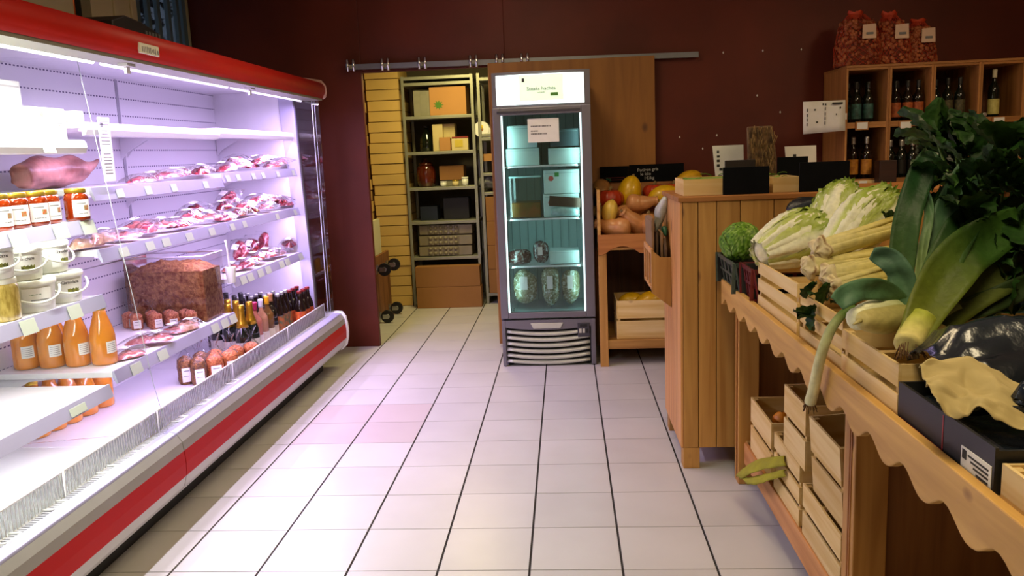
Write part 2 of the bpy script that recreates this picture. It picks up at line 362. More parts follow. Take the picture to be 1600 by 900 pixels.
# ================================================================== refrigerated display case
CY0, CY1, YM, YF = 1.87, 5.62, 3.11, 4.36
M_red = mat('red_enamel', hx('c41a08'), .5, col2=hx('b41404'), scale=(2, 2, 2), spec=.3)
M_redband = mat('red_band', hx('b0160e'), .4, var=.06, scale=(2, 2, 2), spec=.06)
M_grey = mat('light_grey_plastic', hx('b9b6b0'), .45, var=.05)
M_rail = mat('lavender_grey_rail', hx('adaac2'), .3, var=.04, coat=.2)
M_inner = mat('case_liner_white', (.80, .79, .82), .4, var=.03)
M_olive = mat('grey_olive_strip', hx('7c7a68'), .5, var=.08)
# perforated back panels: rows of small slots
def perforated():
    m, nt, b = _nt('perforated_liner'); L = nt.links; b.inputs['Roughness'].default_value = .75; b.inputs['Specular IOR Level'].default_value = .2
    tc = _n(nt, 'ShaderNodeTexCoord'); sx = _n(nt, 'ShaderNodeSeparateXYZ'); L.new(tc.outputs['Object'], sx.inputs[0])
    def fr(sock, per, thr):
        a = _n(nt, 'ShaderNodeMath', operation='DIVIDE'); a.inputs[1].default_value = per; L.new(sock, a.inputs[0])
        f = _n(nt, 'ShaderNodeMath', operation='FRACT'); L.new(a.outputs[0], f.inputs[0])
        c = _n(nt, 'ShaderNodeMath', operation='LESS_THAN'); c.inputs[1].default_value = thr; L.new(f.outputs[0], c.inputs[0]); return c.outputs[0]
    mu = _n(nt, 'ShaderNodeMath', operation='MULTIPLY'); L.new(fr(sx.outputs['Z'], .092, .075), mu.inputs[0]); L.new(fr(sx.outputs['Y'], .026, .55), mu.inputs[1])
    mx = _n(nt, 'ShaderNodeMix', data_type='RGBA'); mx.inputs[6].default_value = (.78, .77, .80, 1); mx.inputs[7].default_value = (.14, .12, .20, 1); L.new(mu.outputs[0], mx.inputs[0]); L.new(mx.outputs[2], b.inputs['Base Color']); return m
M_perf = perforated()
case = thing('display_case', 'long open refrigerated display case with red canopy and red bumper band', 'display case', (-1.95, 3.75, 0))
MB().box(-2.45, -1.75, CY0, CY1-.12, .0, .14).build('kick_plate', mat('black_kick_plate', (.015, .016, .018), .5, var=.3), case)
for (a, b) in ((CY0, YM-.006), (YM, CY1)):
    MB().prism([(-2.46, .13), (-1.70, .12), (-1.645, .125), (-1.615, .16), (-1.602, .205), (-1.64, .205), (-2.46, .20)], 'y', a, b).build('lower_panel', M_grey, case)
    MB().prism([(-1.64, .205), (-1.600, .205), (-1.597, .26), (-1.600, .312), (-1.64, .312)], 'y', a, b).build('red_band', M_redband, case)
    MB().prism([(-1.66, .312), (-1.600, .312), (-1.604, .35), (-1.622, .378), (-1.66, .372)], 'y', a, b).build('upper_panel', mat('grey_upper_panel', hx('8d8a80'), .45, var=.06), case)
    MB().prism([(-1.684, .36), (-1.622, .376), (-1.626, .388), (-1.650, .393), (-1.684, .388)], 'y', a, b).build('bumper_rail', mat('bumper_rail', hx('9896ae'), .3, var=.04), case, bevel=.004)
# end cap of the bumper
MB().prism([(-2.46, .12), (-1.70, .112), (-1.64, .115), (-1.603, .15), (-1.588, .205), (-1.584, .26), (-1.588, .315), (-1.596, .36), (-1.62, .396), (-1.66, .400), (-2.46, .400)], 'y', CY1, CY1+.035).build('end_cap', M_white, case, bevel=.008)
# tank, deck, liner
MB().box(-2.46, -1.66, CY0, CY1, .20, .30).build('tank', M_inner, case)
for (a, b) in ((CY0, YM-.003), (YM+.003, YF-.003), (YF+.003, CY1-.02)): MB().box(-2.40, -1.735, a, b, .315, .335).build('deck_plate', M_inner, case, bevel=.002)
MB().box(-2.50, -2.44, CY0, CY1, .13, 2.0).build('rear_wall', M_white, case)
for (a, b) in ((CY0, YM-.012), (YM+.012, YF-.012), (YF+.012, CY1-.02)):
    for z0, z1 in ((.33, .62), (.624, .98), (.984, 1.34), (1.344, 1.70), (1.704, 1.95)): MB().box(-2.42, -2.40, a, b, z0, z1).build('back_panel', M_perf, case)
for y in (YM, YF): MB().box(-2.425, -2.395, y-.011, y-.002, .33, 1.94).box(-2.425, -2.395, y+.002, y+.011, .33, 1.94).box(-2.425, -2.41, y-.003, y+.003, .33, 1.94).build('upright', mat('slotted_upright', (.45, .44, .50), .4, var=.2), case)
MB().box(-2.46, -1.74, CY0, CY1-.02, 1.945, 1.97).build('roof_liner', M_inner, case)
MB().prism([(-2.44, .40), (-1.875, .40), (-1.875, .62), (-1.94, 1.95), (-2.44, 1.95)], 'y', CY1-.02, CY1+.02).build('end_liner', M_inner, case)
MB().prism([(-1.875, .40), (-1.80, .40), (-1.80, .62), (-1.845, 1.93), (-1.945, 1.93), (-1.877, .62)], 'y', CY1-.035, CY1+.02).build('end_post', M_rail, case, bevel=.003)
MB().prism([(-1.80, .40), (-1.675, .395), (-1.672, 1.90), (-1.845, 1.92), (-1.80, .62)], 'y', CY1-.006, CY1+.006).build('end_glass', glass('end_glass', (.80, .80, .82), .30, .015, .05), case)
MB().box(-1.72, -1.714, CY1-.008, CY1+.008, .40, 1.90).box(-1.70, -1.698, CY1-.008, CY1+.008, .40, 1.90).build('glass_edge', mat('glass_edge', (.35, .37, .38), .2, var=.1), case)
MB().prism([(-2.38, .345), (-1.665, .395), (-1.70, .60), (-1.855, 1.885), (-2.38, 1.93)], 'y', YM-.003, YM+.003).build('divider_glass', glass('divider_glass', (.985, .99, .985), .12, .01, .01), case)
MB().tube([(-1.662, YM, .40), (-1.70, YM, .60), (-1.852, YM, 1.885)], .0012, 6).build('divider_edge', mat('divider_edge', (.40, .44, .43), .3, var=.1), case)
# canopy
prof = [(-1.66, 1.885), (-1.64, 1.886)]+[(-1.672+.054*math.cos(a), 1.942+.056*math.sin(a)) for a in [(-.75+.13*k) for k in range(15)]]+[(-1.75, 2.02), (-1.9, 2.038), (-2.5, 2.05), (-2.5, 1.99), (-1.66, 1.97)]
MB().prism(prof, 'y', CY0, CY1, smooth=True).build('canopy', M_red, case)
MB().prism([(-1.64, 1.878), (-1.618, 1.893), (-1.610, 1.93), (-1.614, 1.972), (-1.642, 2.008), (-1.75, 2.028), (-2.5, 2.058), (-2.5, 1.97), (-1.66, 1.93)], 'y', CY1, CY1+.012).build('canopy_end_cap', mat('canopy_end_cap', hx('c8a098'), .35, var=.1), case, bevel=.004)
MB().box(-1.76, -1.645, CY0, CY1, 1.872, 1.886).build('underside_strip', M_olive, case)
MB().prism([(-1.80, 1.90), (-1.755, 1.872), (-1.745, 1.90), (-1.745, 1.945)], 'y', CY0, CY1-.03).build('lamp_reflector', M_white, case)
for (a, b, e, c) in ((CY0+.03, YM-.03, 1.6, (.98, 1, .92)), (YM+.03, YF-.03, 1.2, (.85, .78, 1)), (YF+.03, CY1-.06, 1.2, (.85, .78, 1))):
    MB().tube([(-1.775, a, 1.872), (-1.775, b, 1.872)], .008).build('lamp_tube', mat('lamp_tube_%d' % int(a*100), (.9, .9, .9), .4, emit=c, estr=e), case)
for px, py in ((197, 97), (390, 140)):
    p = at(px, py, x=-1.70); MB().box(-1.72, -1.68, p.y-.03, p.y+.03, 1.862, 1.873).box(-1.705, -1.695, p.y-.012, p.y+.016, 1.835, 1.862).build('lamp_clip', M_white, case)
p0 = at(217, 84, x=-1.619); p1 = at(248, 91, x=-1.619)
bd = MB().box(-1.622, -1.6135, p0.y, p1.y, 1.905, 1.945).build('maker_badge', mat('badge_cream', hx('e9e6cf'), .4, var=.05), case, bevel=.003)
w_ = p1.y-p0.y; mm = MB(); r = random.Random(5)
for k in range(9):
    y = p0.y+w_*(.12+.082*k); h = r.uniform(.006, .012); mm.box(-1.6137, -1.6128, y, y+w_*.035, 1.922-h, 1.922+h)
mm.box(-1.6137, -1.6128, p0.y+w_*.89, p0.y+w_*.94, 1.912, 1.928); mm.build('badge_print', M_greyink, bd)
# air grille and wire fence riser at the front
gr = MB(); y = CY0
while y < CY1-.05:
    gr.box(-1.728, -1.688, y, y+.007, .372, .377); y += .016
gr.build('air_grille', mat('grille_grey', (.52, .52, .55), .4, var=.1), case)['kind'] = 'stuff'
MB().box(-1.735, -1.685, CY0, CY1, .33, .350).build('grille_trough', mat('trough_dark', (.18, .18, .21), .5), case)
M_wire = mat('white_wire', (.80, .80, .78), .35, var=.03)
for (a, b) in ((CY0, 2.52), (2.525, YM+.06), (YM+.065, 3.95), (3.955, 4.8), (4.805, CY1-.03)):
    f = MB()
    f.tube([(-1.735, a+.004, .355), (-1.735, a+.004, .462), (-1.735, b-.004, .462), (-1.735, b-.004, .355)], .0042, 6).tube([(-1.735, a, .372), (-1.735, b, .372)], .0035, 6)
    y = a+.02
    while y < b-.01: f.tube([(-1.735, y, .372), (-1.735, y, .462)], .0016, 4, caps=False); y += .0175
    f.build('wire_fence', M_wire, case)
    MB().box(-1.7385, -1.7375, a+.004, b-.004, .37, .46).build('fence_screen', glass('fence_screen', (.93, .94, .92), .2, .1, .10), case)
for k, px in enumerate((12, 42, 100, 163, 250, 258, 300, 352)):
    py = 868-(px-12)*(868-655)/(250-12) if px < 255 else 655-(px-258)*.62
    p = at(px, py, z=.38); u = MB(); yy = p.y
    u.tube([(-1.735, yy-.035, .378), (-1.70, yy-.035, .380), (-1.690, yy-.03, .381), (-1.690, yy+.03, .381), (-1.70, yy+.035, .380), (-1.735, yy+.035, .378)], .0045, 6)
    u.build('fence_foot', M_wire, case)
# ---- shelves
M_tag = mat('price_tag_card', hx('c2ccb8'), .6, var=.05)
M_tagink = M_greyink
XS = -1.852
def shelf(a, b, z, tags=(), rail=True, round_front=False, xf=XS):
    s = MB().box(-2.395, xf-.018, a+.006, b-.006, z-.024, z).build('shelf', M_inner, case, bevel=.002)
    if round_front:
        MB().prism([(xf-.02, z), (xf-.008, z-.002), (xf, z-.012), (xf+.002, z-.030), (xf-.006, z-.050), (xf-.02, z-.054)], 'y', a+.006, b-.006).build('rounded_front', M_white, s)
    else:
        MB().prism([(xf-.020, z+.004), (xf-.012, z+.004), (xf+.002, z-.048), (xf-.006, z-.050), (xf-.02, z-.024)], 'y', a+.006, b-.006).build('price_rail', M_rail, s)
    for y in (a+.03, b-.03):
        MB().prism([(-2.395, z-.02), (-2.05, z-.024), (-2.25, z-.04), (-2.36, z-.10), (-2.395, z-.14)], 'y', y-.003, y+.003).build('bracket', M_inner, s)
    for t in tags:
        y, w, h = (t if isinstance(t, tuple) else (t, .055, .036)); zc = z-.026
        def T(dy, dz, off): return (xf+.004-.0026*(0)+(-dz)*.27+off-.0042, y+dy, zc+dz)
        MB().hexa([T(-w/2, -h/2, 0), T(w/2, -h/2, 0), T(w/2, h/2, 0), T(-w/2, h/2, 0)], [T(-w/2, -h/2, .0015), T(w/2, -h/2, .0015), T(w/2, h/2, .0015), T(-w/2, h/2, .0015)]).build('price_tag', M_tag, s)
    near = b <= YM+.01; c = (.97, 1, .90) if near else (.70, .52, 1)
    MB().box(xf-.06, xf-.035, a+.05, b-.05, z-.034, z-.0245).build('shelf_fill_strip', mat('shelf_fill_strip_near' if near else 'shelf_fill_strip', (.8, .8, .8), .4, emit=c, estr=1.5), s)  # glowing strip added under each shelf to brighten the case interior
    area('shelf_fill_light', (xf-.047, (a+b)/2, z-.036), (xf-.09, (a+b)/2, z-1), .022, b-a-.12, 5 if near else 6, c)  # added fill light that goes with the strip
    return s
def ys(pts, x=XS): return [at(px, py, x=x).y for px, py in pts]
shelf(YF, CY1-.02, 1.665, round_front=True); shelf(YM, YF, 1.655, round_front=True)
shelf(YF, CY1-.02, 1.418, ys([(356, 275), (372, 273), (396, 270), (411, 268), (434, 266), (458, 263)]))
shelf(YM, YF, 1.395, ys([(188, 302), (232, 296), (272, 291), (321, 281)]))
shelf(YF, CY1-.02, 1.150, ys([(363, 349), (382, 345), (433, 333), (461, 325)]))
shelf(YM, YF, 1.150, [(y, .07, .038) for y in ys([(194, 392), (235, 383), (260, 376), (296, 366), (331, 356)])])
shelf(YF, CY1-.02, .838, [(y, .085, .044) for y in ys([(380, 430), (391, 427), (407, 422), (419, 417), (440, 408), (449, 404), (470, 396)])])
shelf(YM, YF, .650, [(y, .085, .044) for y in ys([(213, 568), (254, 547), (336, 506), (351, 499), (364, 491)])])
shelf(CY0, YM, 1.585, [(at(75, 225, x=XS).y, .07, .045)], round_front=True)
shelf(CY0, YM, 1.275, [(y, .085, .05) for y in ys([(28, 367), (95, 355), (138, 350)])])
shelf(CY0, YM, .972, [(y, .08, .05) for y in ys([(45, 508), (117, 484)])])
shelf(CY0, YM-.03, .608, [(y, .10, .03) for y in ys([(120, 622)])])
# ================================================================== goods in the display case
HP = math.pi/2
# ---- white cartons on the top near shelf
def carton(name, label, x0, x1, y0, y1, z0, z1, m, group=None, dots=False, cat='carton'):
    t = thing(name, label, cat, ((x0+x1)/2, (y0+y1)/2, z0), group=group)
    MB().box(x0, x1, y0, y1, z0, z1).build('body', m, t, bevel=.003)
    return t
M_cartw = mat('white_carton', (.82, .82, .76), .6, var=.03)
t = carton('carton', 'tall plain white carton at back of the near top shelf', -2.20, -2.08, 2.45, 3.09, 1.586, 1.815, M_cartw)
MB().box(-2.0795, -2.0785, 2.46, 3.08, 1.79, 1.796).build('flap_line', M_grey, t)
t = carton('carton', 'low white carton with a row of small fruit prints, near top shelf', -2.07, -1.885, 2.3, 3.04, 1.586, 1.70, M_cartw)
for k in range(6):
    y = 2.50+.10*k; MB().lathe([(.010, 0), (.010, .0012)], 10).build('fruit_print', mat('fruit_print_%d' % (k % 3), [hx('e2d48a'), hx('d9c070'), hx('e0a890')][k % 3], .6), t, loc=None).matrix_parent_inverse = Matrix()
    o = bpy.data.objects[-1] if False else kids(t)[-1]; o.matrix_parent_inverse = wmat(t).inverted() @ Matrix.Translation((-1.885, y, 1.675)) @ Matrix.Rotation(HP, 4, 'Y')
    MB().box(-1.885, -1.884, y-.018, y+.018, 1.645, 1.649).box(-1.885, -1.884, y-.01, y+.006, 1.637, 1.640).build('caption_print', M_greyink, t)
carton('carton', 'little white box behind the divider glass by the hanging strip', -2.0, -1.90, 3.13, 3.19, 1.656, 1.70, M_cartw)
# ---- hanging paper strip
t = thing('paper_strip', 'narrow white printed paper strip hanging from the top shelf edge', 'paper strip', (-1.84, 3.22, 1.45))
MB().box(-1.8425, -1.8412, 3.18, 3.265, 1.42, 1.675).build('sheet', M_paper, t)
pr = MB(); r = random.Random(2)
for k in range(17):
    z = 1.66-.013*k
    if k in (2, 8, 9): continue
    w = r.uniform(.02, .035); pr.box(-1.8412, -1.8407, 3.222-w, 3.222+w, z-.002, z+.0015)
pr.box(-1.8412, -1.8407, 3.195, 3.215, 1.635, 1.655); pr.build('print', M_greyink, t)
# ---- jars of red sauce
M_sauce = mat('red_sauce', hx('8a2e08'), .12, col2=hx('6c1e05'), scale=(25, 25, 25), coat=.6)
M_gold = mat('gold_lid', hx('c9a93c'), .3, .8, var=.1)
def jar(name):
    t = thing(name, None, None)
    MB().lathe([(.038, 0), (.043, .004), (.044, .012), (.044, .088), (.040, .102), (.034, .110)], 20).build('body', M_sauce, t)
    MB().lathe([(.037, .108), (.038, .110), (.038, .124), (.036, .126)], 20).build('lid', M_gold, t)
    lb = MB().grid(1, 8, lambda u, v: (.0448*math.cos((v-.5)*1.6), .0448*math.sin((v-.5)*1.6), .016+.066*u)).build('paper_label', M_paper, t)
    MB().grid(1, 3, lambda u, v: (.0452*math.cos(.10+v*.42), .0452*math.sin(.10+v*.42), .042+.018*u)).build('tomato_print', mat('tomato_print', hx('b5501f'), .6, col2=hx('8a8a60'), scale=(90, 90, 90)), lb)
    MB().grid(1, 3, lambda u, v: (.0452*math.cos(-.5+v*.8), .0452*math.sin(-.5+v*.8), .066+.004*u)).grid(1, 3, lambda u, v: (.0452*math.cos(-.5+v*.9), .0452*math.sin(-.5+v*.9), .028+.003*u)).build('label_print', M_greyink, lb)['kind'] = 'stuff'
    return t
pj = jar('sauce_jar'); spots = [(2.65, -1.925, .1), (2.745, -1.925, -.25), (2.845, -1.92, -.15), (2.935, -1.935, .2), (3.01, -1.98, .3), (3.05, -1.89, -.1)]
spots.sort(key=lambda q: pxof(q[1], q[0], 1.3))
for k, (y, x, rz) in enumerate(spots):
    place(pj, k, (x, y, 1.276), (0, 0, rz-.45), '%s jar of red tomato sauce with gold lid counting from the left' % ORD[k], 'jar', 'red sauce jars on the near shelf')
# ---- wrapped ham
def blob(nu, nv, path, rad, col=None, flat=1.0, nz=0, nk=0, sq=2):
    """body swept along a path: rad(u) -> (half width, half height)"""
    path = [Vector(p) for p in path]
    def P(u):
        s = u*(len(path)-1); i = min(int(s), len(path)-2); f = s-i
        p0 = path[max(i-1, 0)]; p1 = path[i]; p2 = path[i+1]; p3 = path[min(i+2, len(path)-1)]
        return .5*((2*p1)+(p2-p0)*f+(2*p0-5*p1+4*p2-p3)*f*f+(3*p1-p0-3*p2+p3)*f**3)
    def fn(u, v):
        p = P(u); t = (P(min(1, u+.01))-P(max(0, u-.01))).normalized(); s = t.cross(Vector((0, 0, 1)))
        if s.length < .1: s = Vector((1, 0, 0)) - t*t.x
        s.normalize(); n = s.cross(t); a, b = rad(u); th = 2*pi*v
        d = 1+nz*nz3(p.x*9+math.cos(th)*1.5, p.y*9+math.sin(th)*1.5, p.z*9, nk)
        c, sn = math.cos(th), math.sin(th); c = math.copysign(abs(c)**(2/sq), c); sn = math.copysign(abs(sn)**(2/sq), sn)
        q = p+s*(c*a*d)+n*(sn*b*d)
        return (q, col(u, v, th)) if col else q
    m = MB().grid(nu, nv, fn, wrapv=True); m.f += [tuple(range(nv))[::-1], tuple(nu*nv+i for i in range(nv))]; m.sm += [True]*2
    return m
def mixc_(a, b, t): return tuple(x+(y-x)*max(0, min(1, t)) for x, y in zip(a, b))
t = thing('cured_ham', 'pink cured ham with a pointed shank end behind the sauce jars', 'ham', (-2.2, 3.42, 1.29))
MV = vcol('meat_skin', .45, .15, 30, .3, coat=.1)
blob(22, 16, [(-2.17, 3.15, 1.45), (-2.19, 3.25, 1.465), (-2.2, 3.42, 1.468), (-2.2, 3.55, 1.47), (-2.2, 3.66, 1.475), (-2.2, 3.74, 1.50)],
     lambda u: (.062*math.sin(pi*min(1, u*.9+.16))**.6*(1 if u < .7 else 1-(u-.7)*2.6), .066*math.sin(pi*min(1, u*.85+.18))**.6*(1 if u < .7 else 1-(u-.7)*2.6)),
     lambda u, v, th: tuple(a+(b-a)*min(1, max(0, .45+.9*math.sin(u*11+math.cos(th*2)*2.2+math.sin(th)*1.5))) for a, b in zip(hx('b87a70'), hx('74382e'))), nz=.25).build('meat', MV, t)
blob(12, 12, [(-2.2, 3.62, 1.475), (-2.2, 3.70, 1.485), (-2.2, 3.765, 1.512)], lambda u: (.034*(1-u*.85), .036*(1-u*.8)), lambda u, v, th: mixc_(hx('c48a80'), hx('7a3c2c'), u*1.3-.3), nz=.15).build('shank', MV, t)
# ---- pickle buckets
M_bucket = mat('white_bucket_plastic', hx('e4e6da'), .35, var=.03)
M_pick = mat('pickle_photo', hx('7a7a1e'), .5, col2=hx('2c2f0c'), scale=(60, 60, 60))
M_kraut = mat('sauerkraut', hx('b9a356'), .25, col2=hx('8f7a34'), scale=(90, 90, 30), coat=.5)
def bucket(name, s=1.0, green=False):
    t = thing(name, None, None)
    MB().lathe([(.066, 0), (.068, .003), (.076, .095), (.078, .098), (.078, .102)], 24).build('body', M_bucket, t)
    MB().lathe([(.081, .098), (.082, .101), (.082, .112), (.078, .117), (.06, .115)], 24).build('lid', M_bucket, t)
    h = MB().tube([(.0*math.cos(a)+.03+.062*math.sin(a*1)*1.0, .084*math.cos(a), .085-.048*math.sin(a)) for a in [pi*i/12 for i in range(13)]], .0042, 6).build('handle', M_bucket, t)
    R_ = .0752
    lab = MB().grid(2, 8, lambda u, v: ((R_-.003+.006*u)*math.cos((v-.5)*1.3), (R_-.003+.006*u)*math.sin((v-.5)*1.3), .022+.066*u)).build('paper_label', M_paper, t)
    if green:
        MB().grid(1, 3, lambda u, v: ((R_+.001)*math.cos(-.35+v*.5), (R_+.001)*math.sin(-.35+v*.5), .064+.016*u)).build('green_stamp', mat('green_stamp', hx('2f7d3f'), .5, var=.3), lab)
        MB().grid(1, 3, lambda u, v: ((R_+.0008)*math.cos(-.3+v*.8), (R_+.0008)*math.sin(-.3+v*.8), .043+.004*u)).build('print', M_greyink, lab)
    else:
        MB().grid(1, 4, lambda u, v: ((R_-.0002)*math.cos(-.2+v*.62), (R_-.0002)*math.sin(-.2+v*.62), .034+.034*u)).build('pickle_photo', M_pick, lab)
        me = None
        for i, ch in enumerate('Cornichons'):
            a = -.38+i*.085; text(ch, 'lettering', M_ink, .017, frame_m(((R_+.0022)*math.cos(a), (R_+.0022)*math.sin(a), .078), (-math.sin(a), math.cos(a), 0), (.05, 0, 1)), lab)
    return t
pb = bucket('pickle_bucket'); pg = bucket('pickle_bucket', green=True)
place(pg, 0, (-1.945, 2.80, .973), (0, 0, -.75), 'lower white lidded bucket with green stamp and folded handle', 'bucket', 'white pickle buckets')
bk = [((-1.955, 2.985, .973), -.5, 'lower right white pickle bucket with a photo label and drooping handle'),
      ((-1.965, 2.78, 1.091), -.7, 'upper middle white pickle bucket stacked on the green-stamped one'),
      ((-1.985, 2.965, 1.091), -.1, 'upper right white pickle bucket nearest the divider glass'),
      ((-1.95, 2.61, 1.120), -.55, 'leftmost white pickle bucket standing on the sauerkraut jar')]
for k, (l, rz, lb) in enumerate(bk): place(pb, k, l, (0, 0, rz), lb, 'bucket', 'white pickle buckets')
t = thing('sauerkraut_jar', 'big glass jar of pale sauerkraut at the left picture edge', 'jar', (-1.945, 2.62, .973))
MB().lathe([(.060, .973), (.064, .978), (.066, 1.0), (.066, 1.085), (.062, 1.10)], 20, (-1.945, 2.62, 0)).build('body', M_kraut, t)
MB().lathe([(.060, 1.098), (.062, 1.10), (.062, 1.116), (.06, 1.119)], 20, (-1.945, 2.62, 0)).build('lid', M_bucket, t)
# ---- juice bottles
M_juice = mat('orange_juice', hx('d98a2a'), .12, col2=hx('c87818'), scale=(12, 12, 12), coat=.7)
def juice(name):
    t = thing(name, None, None)
    MB().lathe([(.044, 0), (.050, .004), (.0515, .014), (.0515, .120), (.046, .150), (.034, .190), (.026, .215), (.0245, .235)], 22).build('body', M_juice, t)
    MB().lathe([(.026, .233), (.0265, .235), (.0265, .250), (.025, .252)], 18).build('cap', M_gold, t)
    l = MB().grid(1, 6, lambda u, v: (.0522*math.cos(-.05+v*.95), .0522*math.sin(-.05+v*.95), .05+.05*u)).build('paper_label', M_paper, t)
    for k in range(5): MB().grid(1, 3, lambda u, v: (.0525*math.cos(.05+v*.7), .0525*math.sin(.05+v*.7), .058+.008*k+.002*u)).build('print_line', M_greyink, l)
    return t
pj = juice('juice_bottle')
row = [(-1.985, 3.265), (-2.092, 3.25), (-2.198, 3.235), (-2.302, 3.22), (-2.25, 3.33)]
row.sort(key=lambda q: -pxof(q[0], q[1], .75))
for k, (x, y) in enumerate(row):
    place(pj, k, (x, y, .651), (0, 0, -.75-.12*k), '%s orange juice bottle from the right on the lower middle shelf' % ORD[k], 'bottle', 'orange juice bottles in a row')
for k, (px, py) in enumerate([(60, 681), (86, 669), (111, 658), (136, 646), (162, 633)]):
    p = at(px, py, z=.337); place(pj, 1, (p.x+.0, p.y, .336), (0, 0, -1.2), '%s juice bottle from the left, half hidden on the bottom deck' % ORD[k], 'bottle', 'juice bottles on the bottom deck')
# ---- vacuum packs of meat
def meatmat(name, a, b, c, sc=28):
    m, nt, bs = _nt(name); L = nt.links; bs.inputs['Roughness'].default_value = .18; bs.inputs['Coat Weight'].default_value = .6; bs.inputs['Coat Roughness'].default_value = .08
    mp = coords(nt, (sc, sc, sc)); nz = _n(nt, 'ShaderNodeTexNoise'); nz.inputs['Scale'].default_value = 1; nz.inputs['Detail'].default_value = 5; nz.inputs['Distortion'].default_value = 1.2; L.new(mp.outputs[0], nz.inputs['Vector'])
    cr = _n(nt, 'ShaderNodeValToRGB'); e = cr.color_ramp.elements; e[0].position = .36; e[0].color = c4(a); e[1].position = .54; e[1].color = c4(b); x = e.new(.68); x.color = c4(c)
    L.new(nz.outputs['Fac'], cr.inputs[0]); L.new(cr.outputs[0], bs.inputs['Base Color'])
    bp = _n(nt, 'ShaderNodeBump'); bp.inputs['Strength'].default_value = .5; bp.inputs['Distance'].default_value = .01; L.new(nz.outputs['Fac'], bp.inputs['Height']); L.new(bp.outputs[0], bs.inputs['Normal']); return m
MM = [meatmat('dark_red_meat', hx('3c060c'), hx('741420'), hx('a04648')), meatmat('marbled_meat', hx('62141e'), hx('983640'), hx('cc948e')), meatmat('pale_sausage_meat', hx('a8785c'), hx('c99a80'), hx('e0c4b0')), meatmat('pink_slice_meat', hx('944842'), hx('b86e64'), hx('d8b0a2'))]
def pack(name, L_, W_, H_, mi, seed, lab=True):
    t = thing(name, None, None); r = random.Random(seed)
    def out(th): return 1+.16*math.sin(2*th+seed)+.10*math.sin(3*th+seed*2.1)
    def top(u, v, s):
        th = 2*pi*v; rr = math.sin(u*HP); k = out(th); x = W_/2*.86*rr*math.cos(th)*k; y = L_/2*.86*rr*math.sin(th)*k
        h = max(0, 1-rr**3.5)*H_*(.75+.5*nz3(x*30, y*30, seed)); return (x, y, .003+h*s)
    MB().grid(6, 18, lambda u, v: top(u, v, 1), wrapv=True).grid(2, 18, lambda u, v: top(u, v, .04), wrapv=True).build('meat', MM[mi], t)
    def film(u, v):
        x = (u-.5)*W_*1.1; y = (v-.5)*L_*1.1; d = max(abs(u-.5), abs(v-.5))*2
        return (x+.006*nz3(x*20, y*20, seed+3), y+.006*nz3(x*20, y*20, seed+5), .006+max(0, 1-d**3)*(H_*1.15)+.010*max(0, nz3(x*35, y*35, seed+1))*(.4+d))
    MB().grid(9, 12, film).build('film', M_film, t)
    if lab:
        a = r.uniform(-.4, .4); cx, cy = r.uniform(-.2, .2)*W_, r.uniform(-.25, .25)*L_; w, h = .042, .030
        c, s = math.cos(a), math.sin(a)
        lb = MB().grid(3, 3, lambda u, v: (cx+c*(u-.5)*w-s*(v-.5)*h*1.6, cy+s*(u-.5)*w+c*(v-.5)*h*1.6, H_*1.15+.009+.002*math.sin(u*5))).build('paper_label', M_paper, t)
        MB().lathe([(.004, 0), (.004, .0008)], 8, (cx+c*.016, cy+s*.016, H_*1.15+.0115)).build('punch_mark', M_black, lb)
    return t
protos = {}
def putpack(kind, loc, rot, label, group):
    dims = {'long': (.26, .11, .030, 0), 'longb': (.22, .10, .034, 1), 'mid': (.18, .13, .036, 1), 'midd': (.17, .12, .038, 0), 'pink': (.19, .13, .026, 3), 'pale': (.20, .11, .042, 2), 'plain': (.17, .11, .036, 1)}[kind]
    used = kind in protos
    if not used: protos[kind] = pack('meat_pack', *dims, seed=len(protos)+1, lab=kind != 'plain')
    place(protos[kind], used, loc, rot, label, 'meat pack', group)
r = random.Random(11)
def row_of(z, spec, where, group):
    spec = sorted(spec, key=lambda q: q[0])
    for k, (px, py, kind, x, lift, tilt) in enumerate(spec):
        p = at(px, py, x=x)
        putpack(kind, (x, p.y, z+.006+lift+abs(math.sin(tilt))*.085), (tilt, r.uniform(-.06, .06), r.uniform(-.35, .35)), '%s meat pack from the left on %s' % (ORD[k], where), group)
row_of(1.395, [(222, 268, 'long', -1.95, 0, .02), (240, 262, 'longb', -2.08, 0, .05), (262, 266, 'long', -1.94, .012, .05), (285, 260, 'longb', -2.03, .01, .1), (312, 260, 'midd', -1.95, .016, .08), (328, 258, 'long', -2.06, .02, 0)], 'the upper middle shelf', 'meat packs on the upper middle shelf')
row_of(1.418, [(352, 257, 'mid', -1.97, .0, .12), (364, 249, 'plain', -2.06, .03, .25), (372, 254, 'mid', -1.93, .02, .1), (392, 253, 'midd', -2.0, .01, .1), (405, 248, 'mid', -1.96, .03, .18), (424, 252, 'longb', -1.95, .01, 0), (438, 250, 'mid', -1.93, .02, .1)], 'the upper far shelf', 'meat packs on the upper far shelf')
row_of(1.150, [(132, 370, 'pale', -1.95, 0, 0), (158, 368, 'pale', -1.93, .01, .05), (176, 366, 'pink', -2.0, .0, .1), (196, 362, 'pink', -1.93, .01, .05), (214, 356, 'pink', -2.03, .02, .2), (232, 356, 'plain', -1.94, .015, .1), (256, 352, 'pink', -1.96, .02, .1), (280, 346, 'mid', -1.93, .01, .05), (305, 336, 'midd', -2.02, .05, .2), (300, 342, 'mid', -1.93, .035, .1), (328, 340, 'pink', -1.94, .02, .1)], 'the central middle shelf', 'meat packs on the central middle shelf')
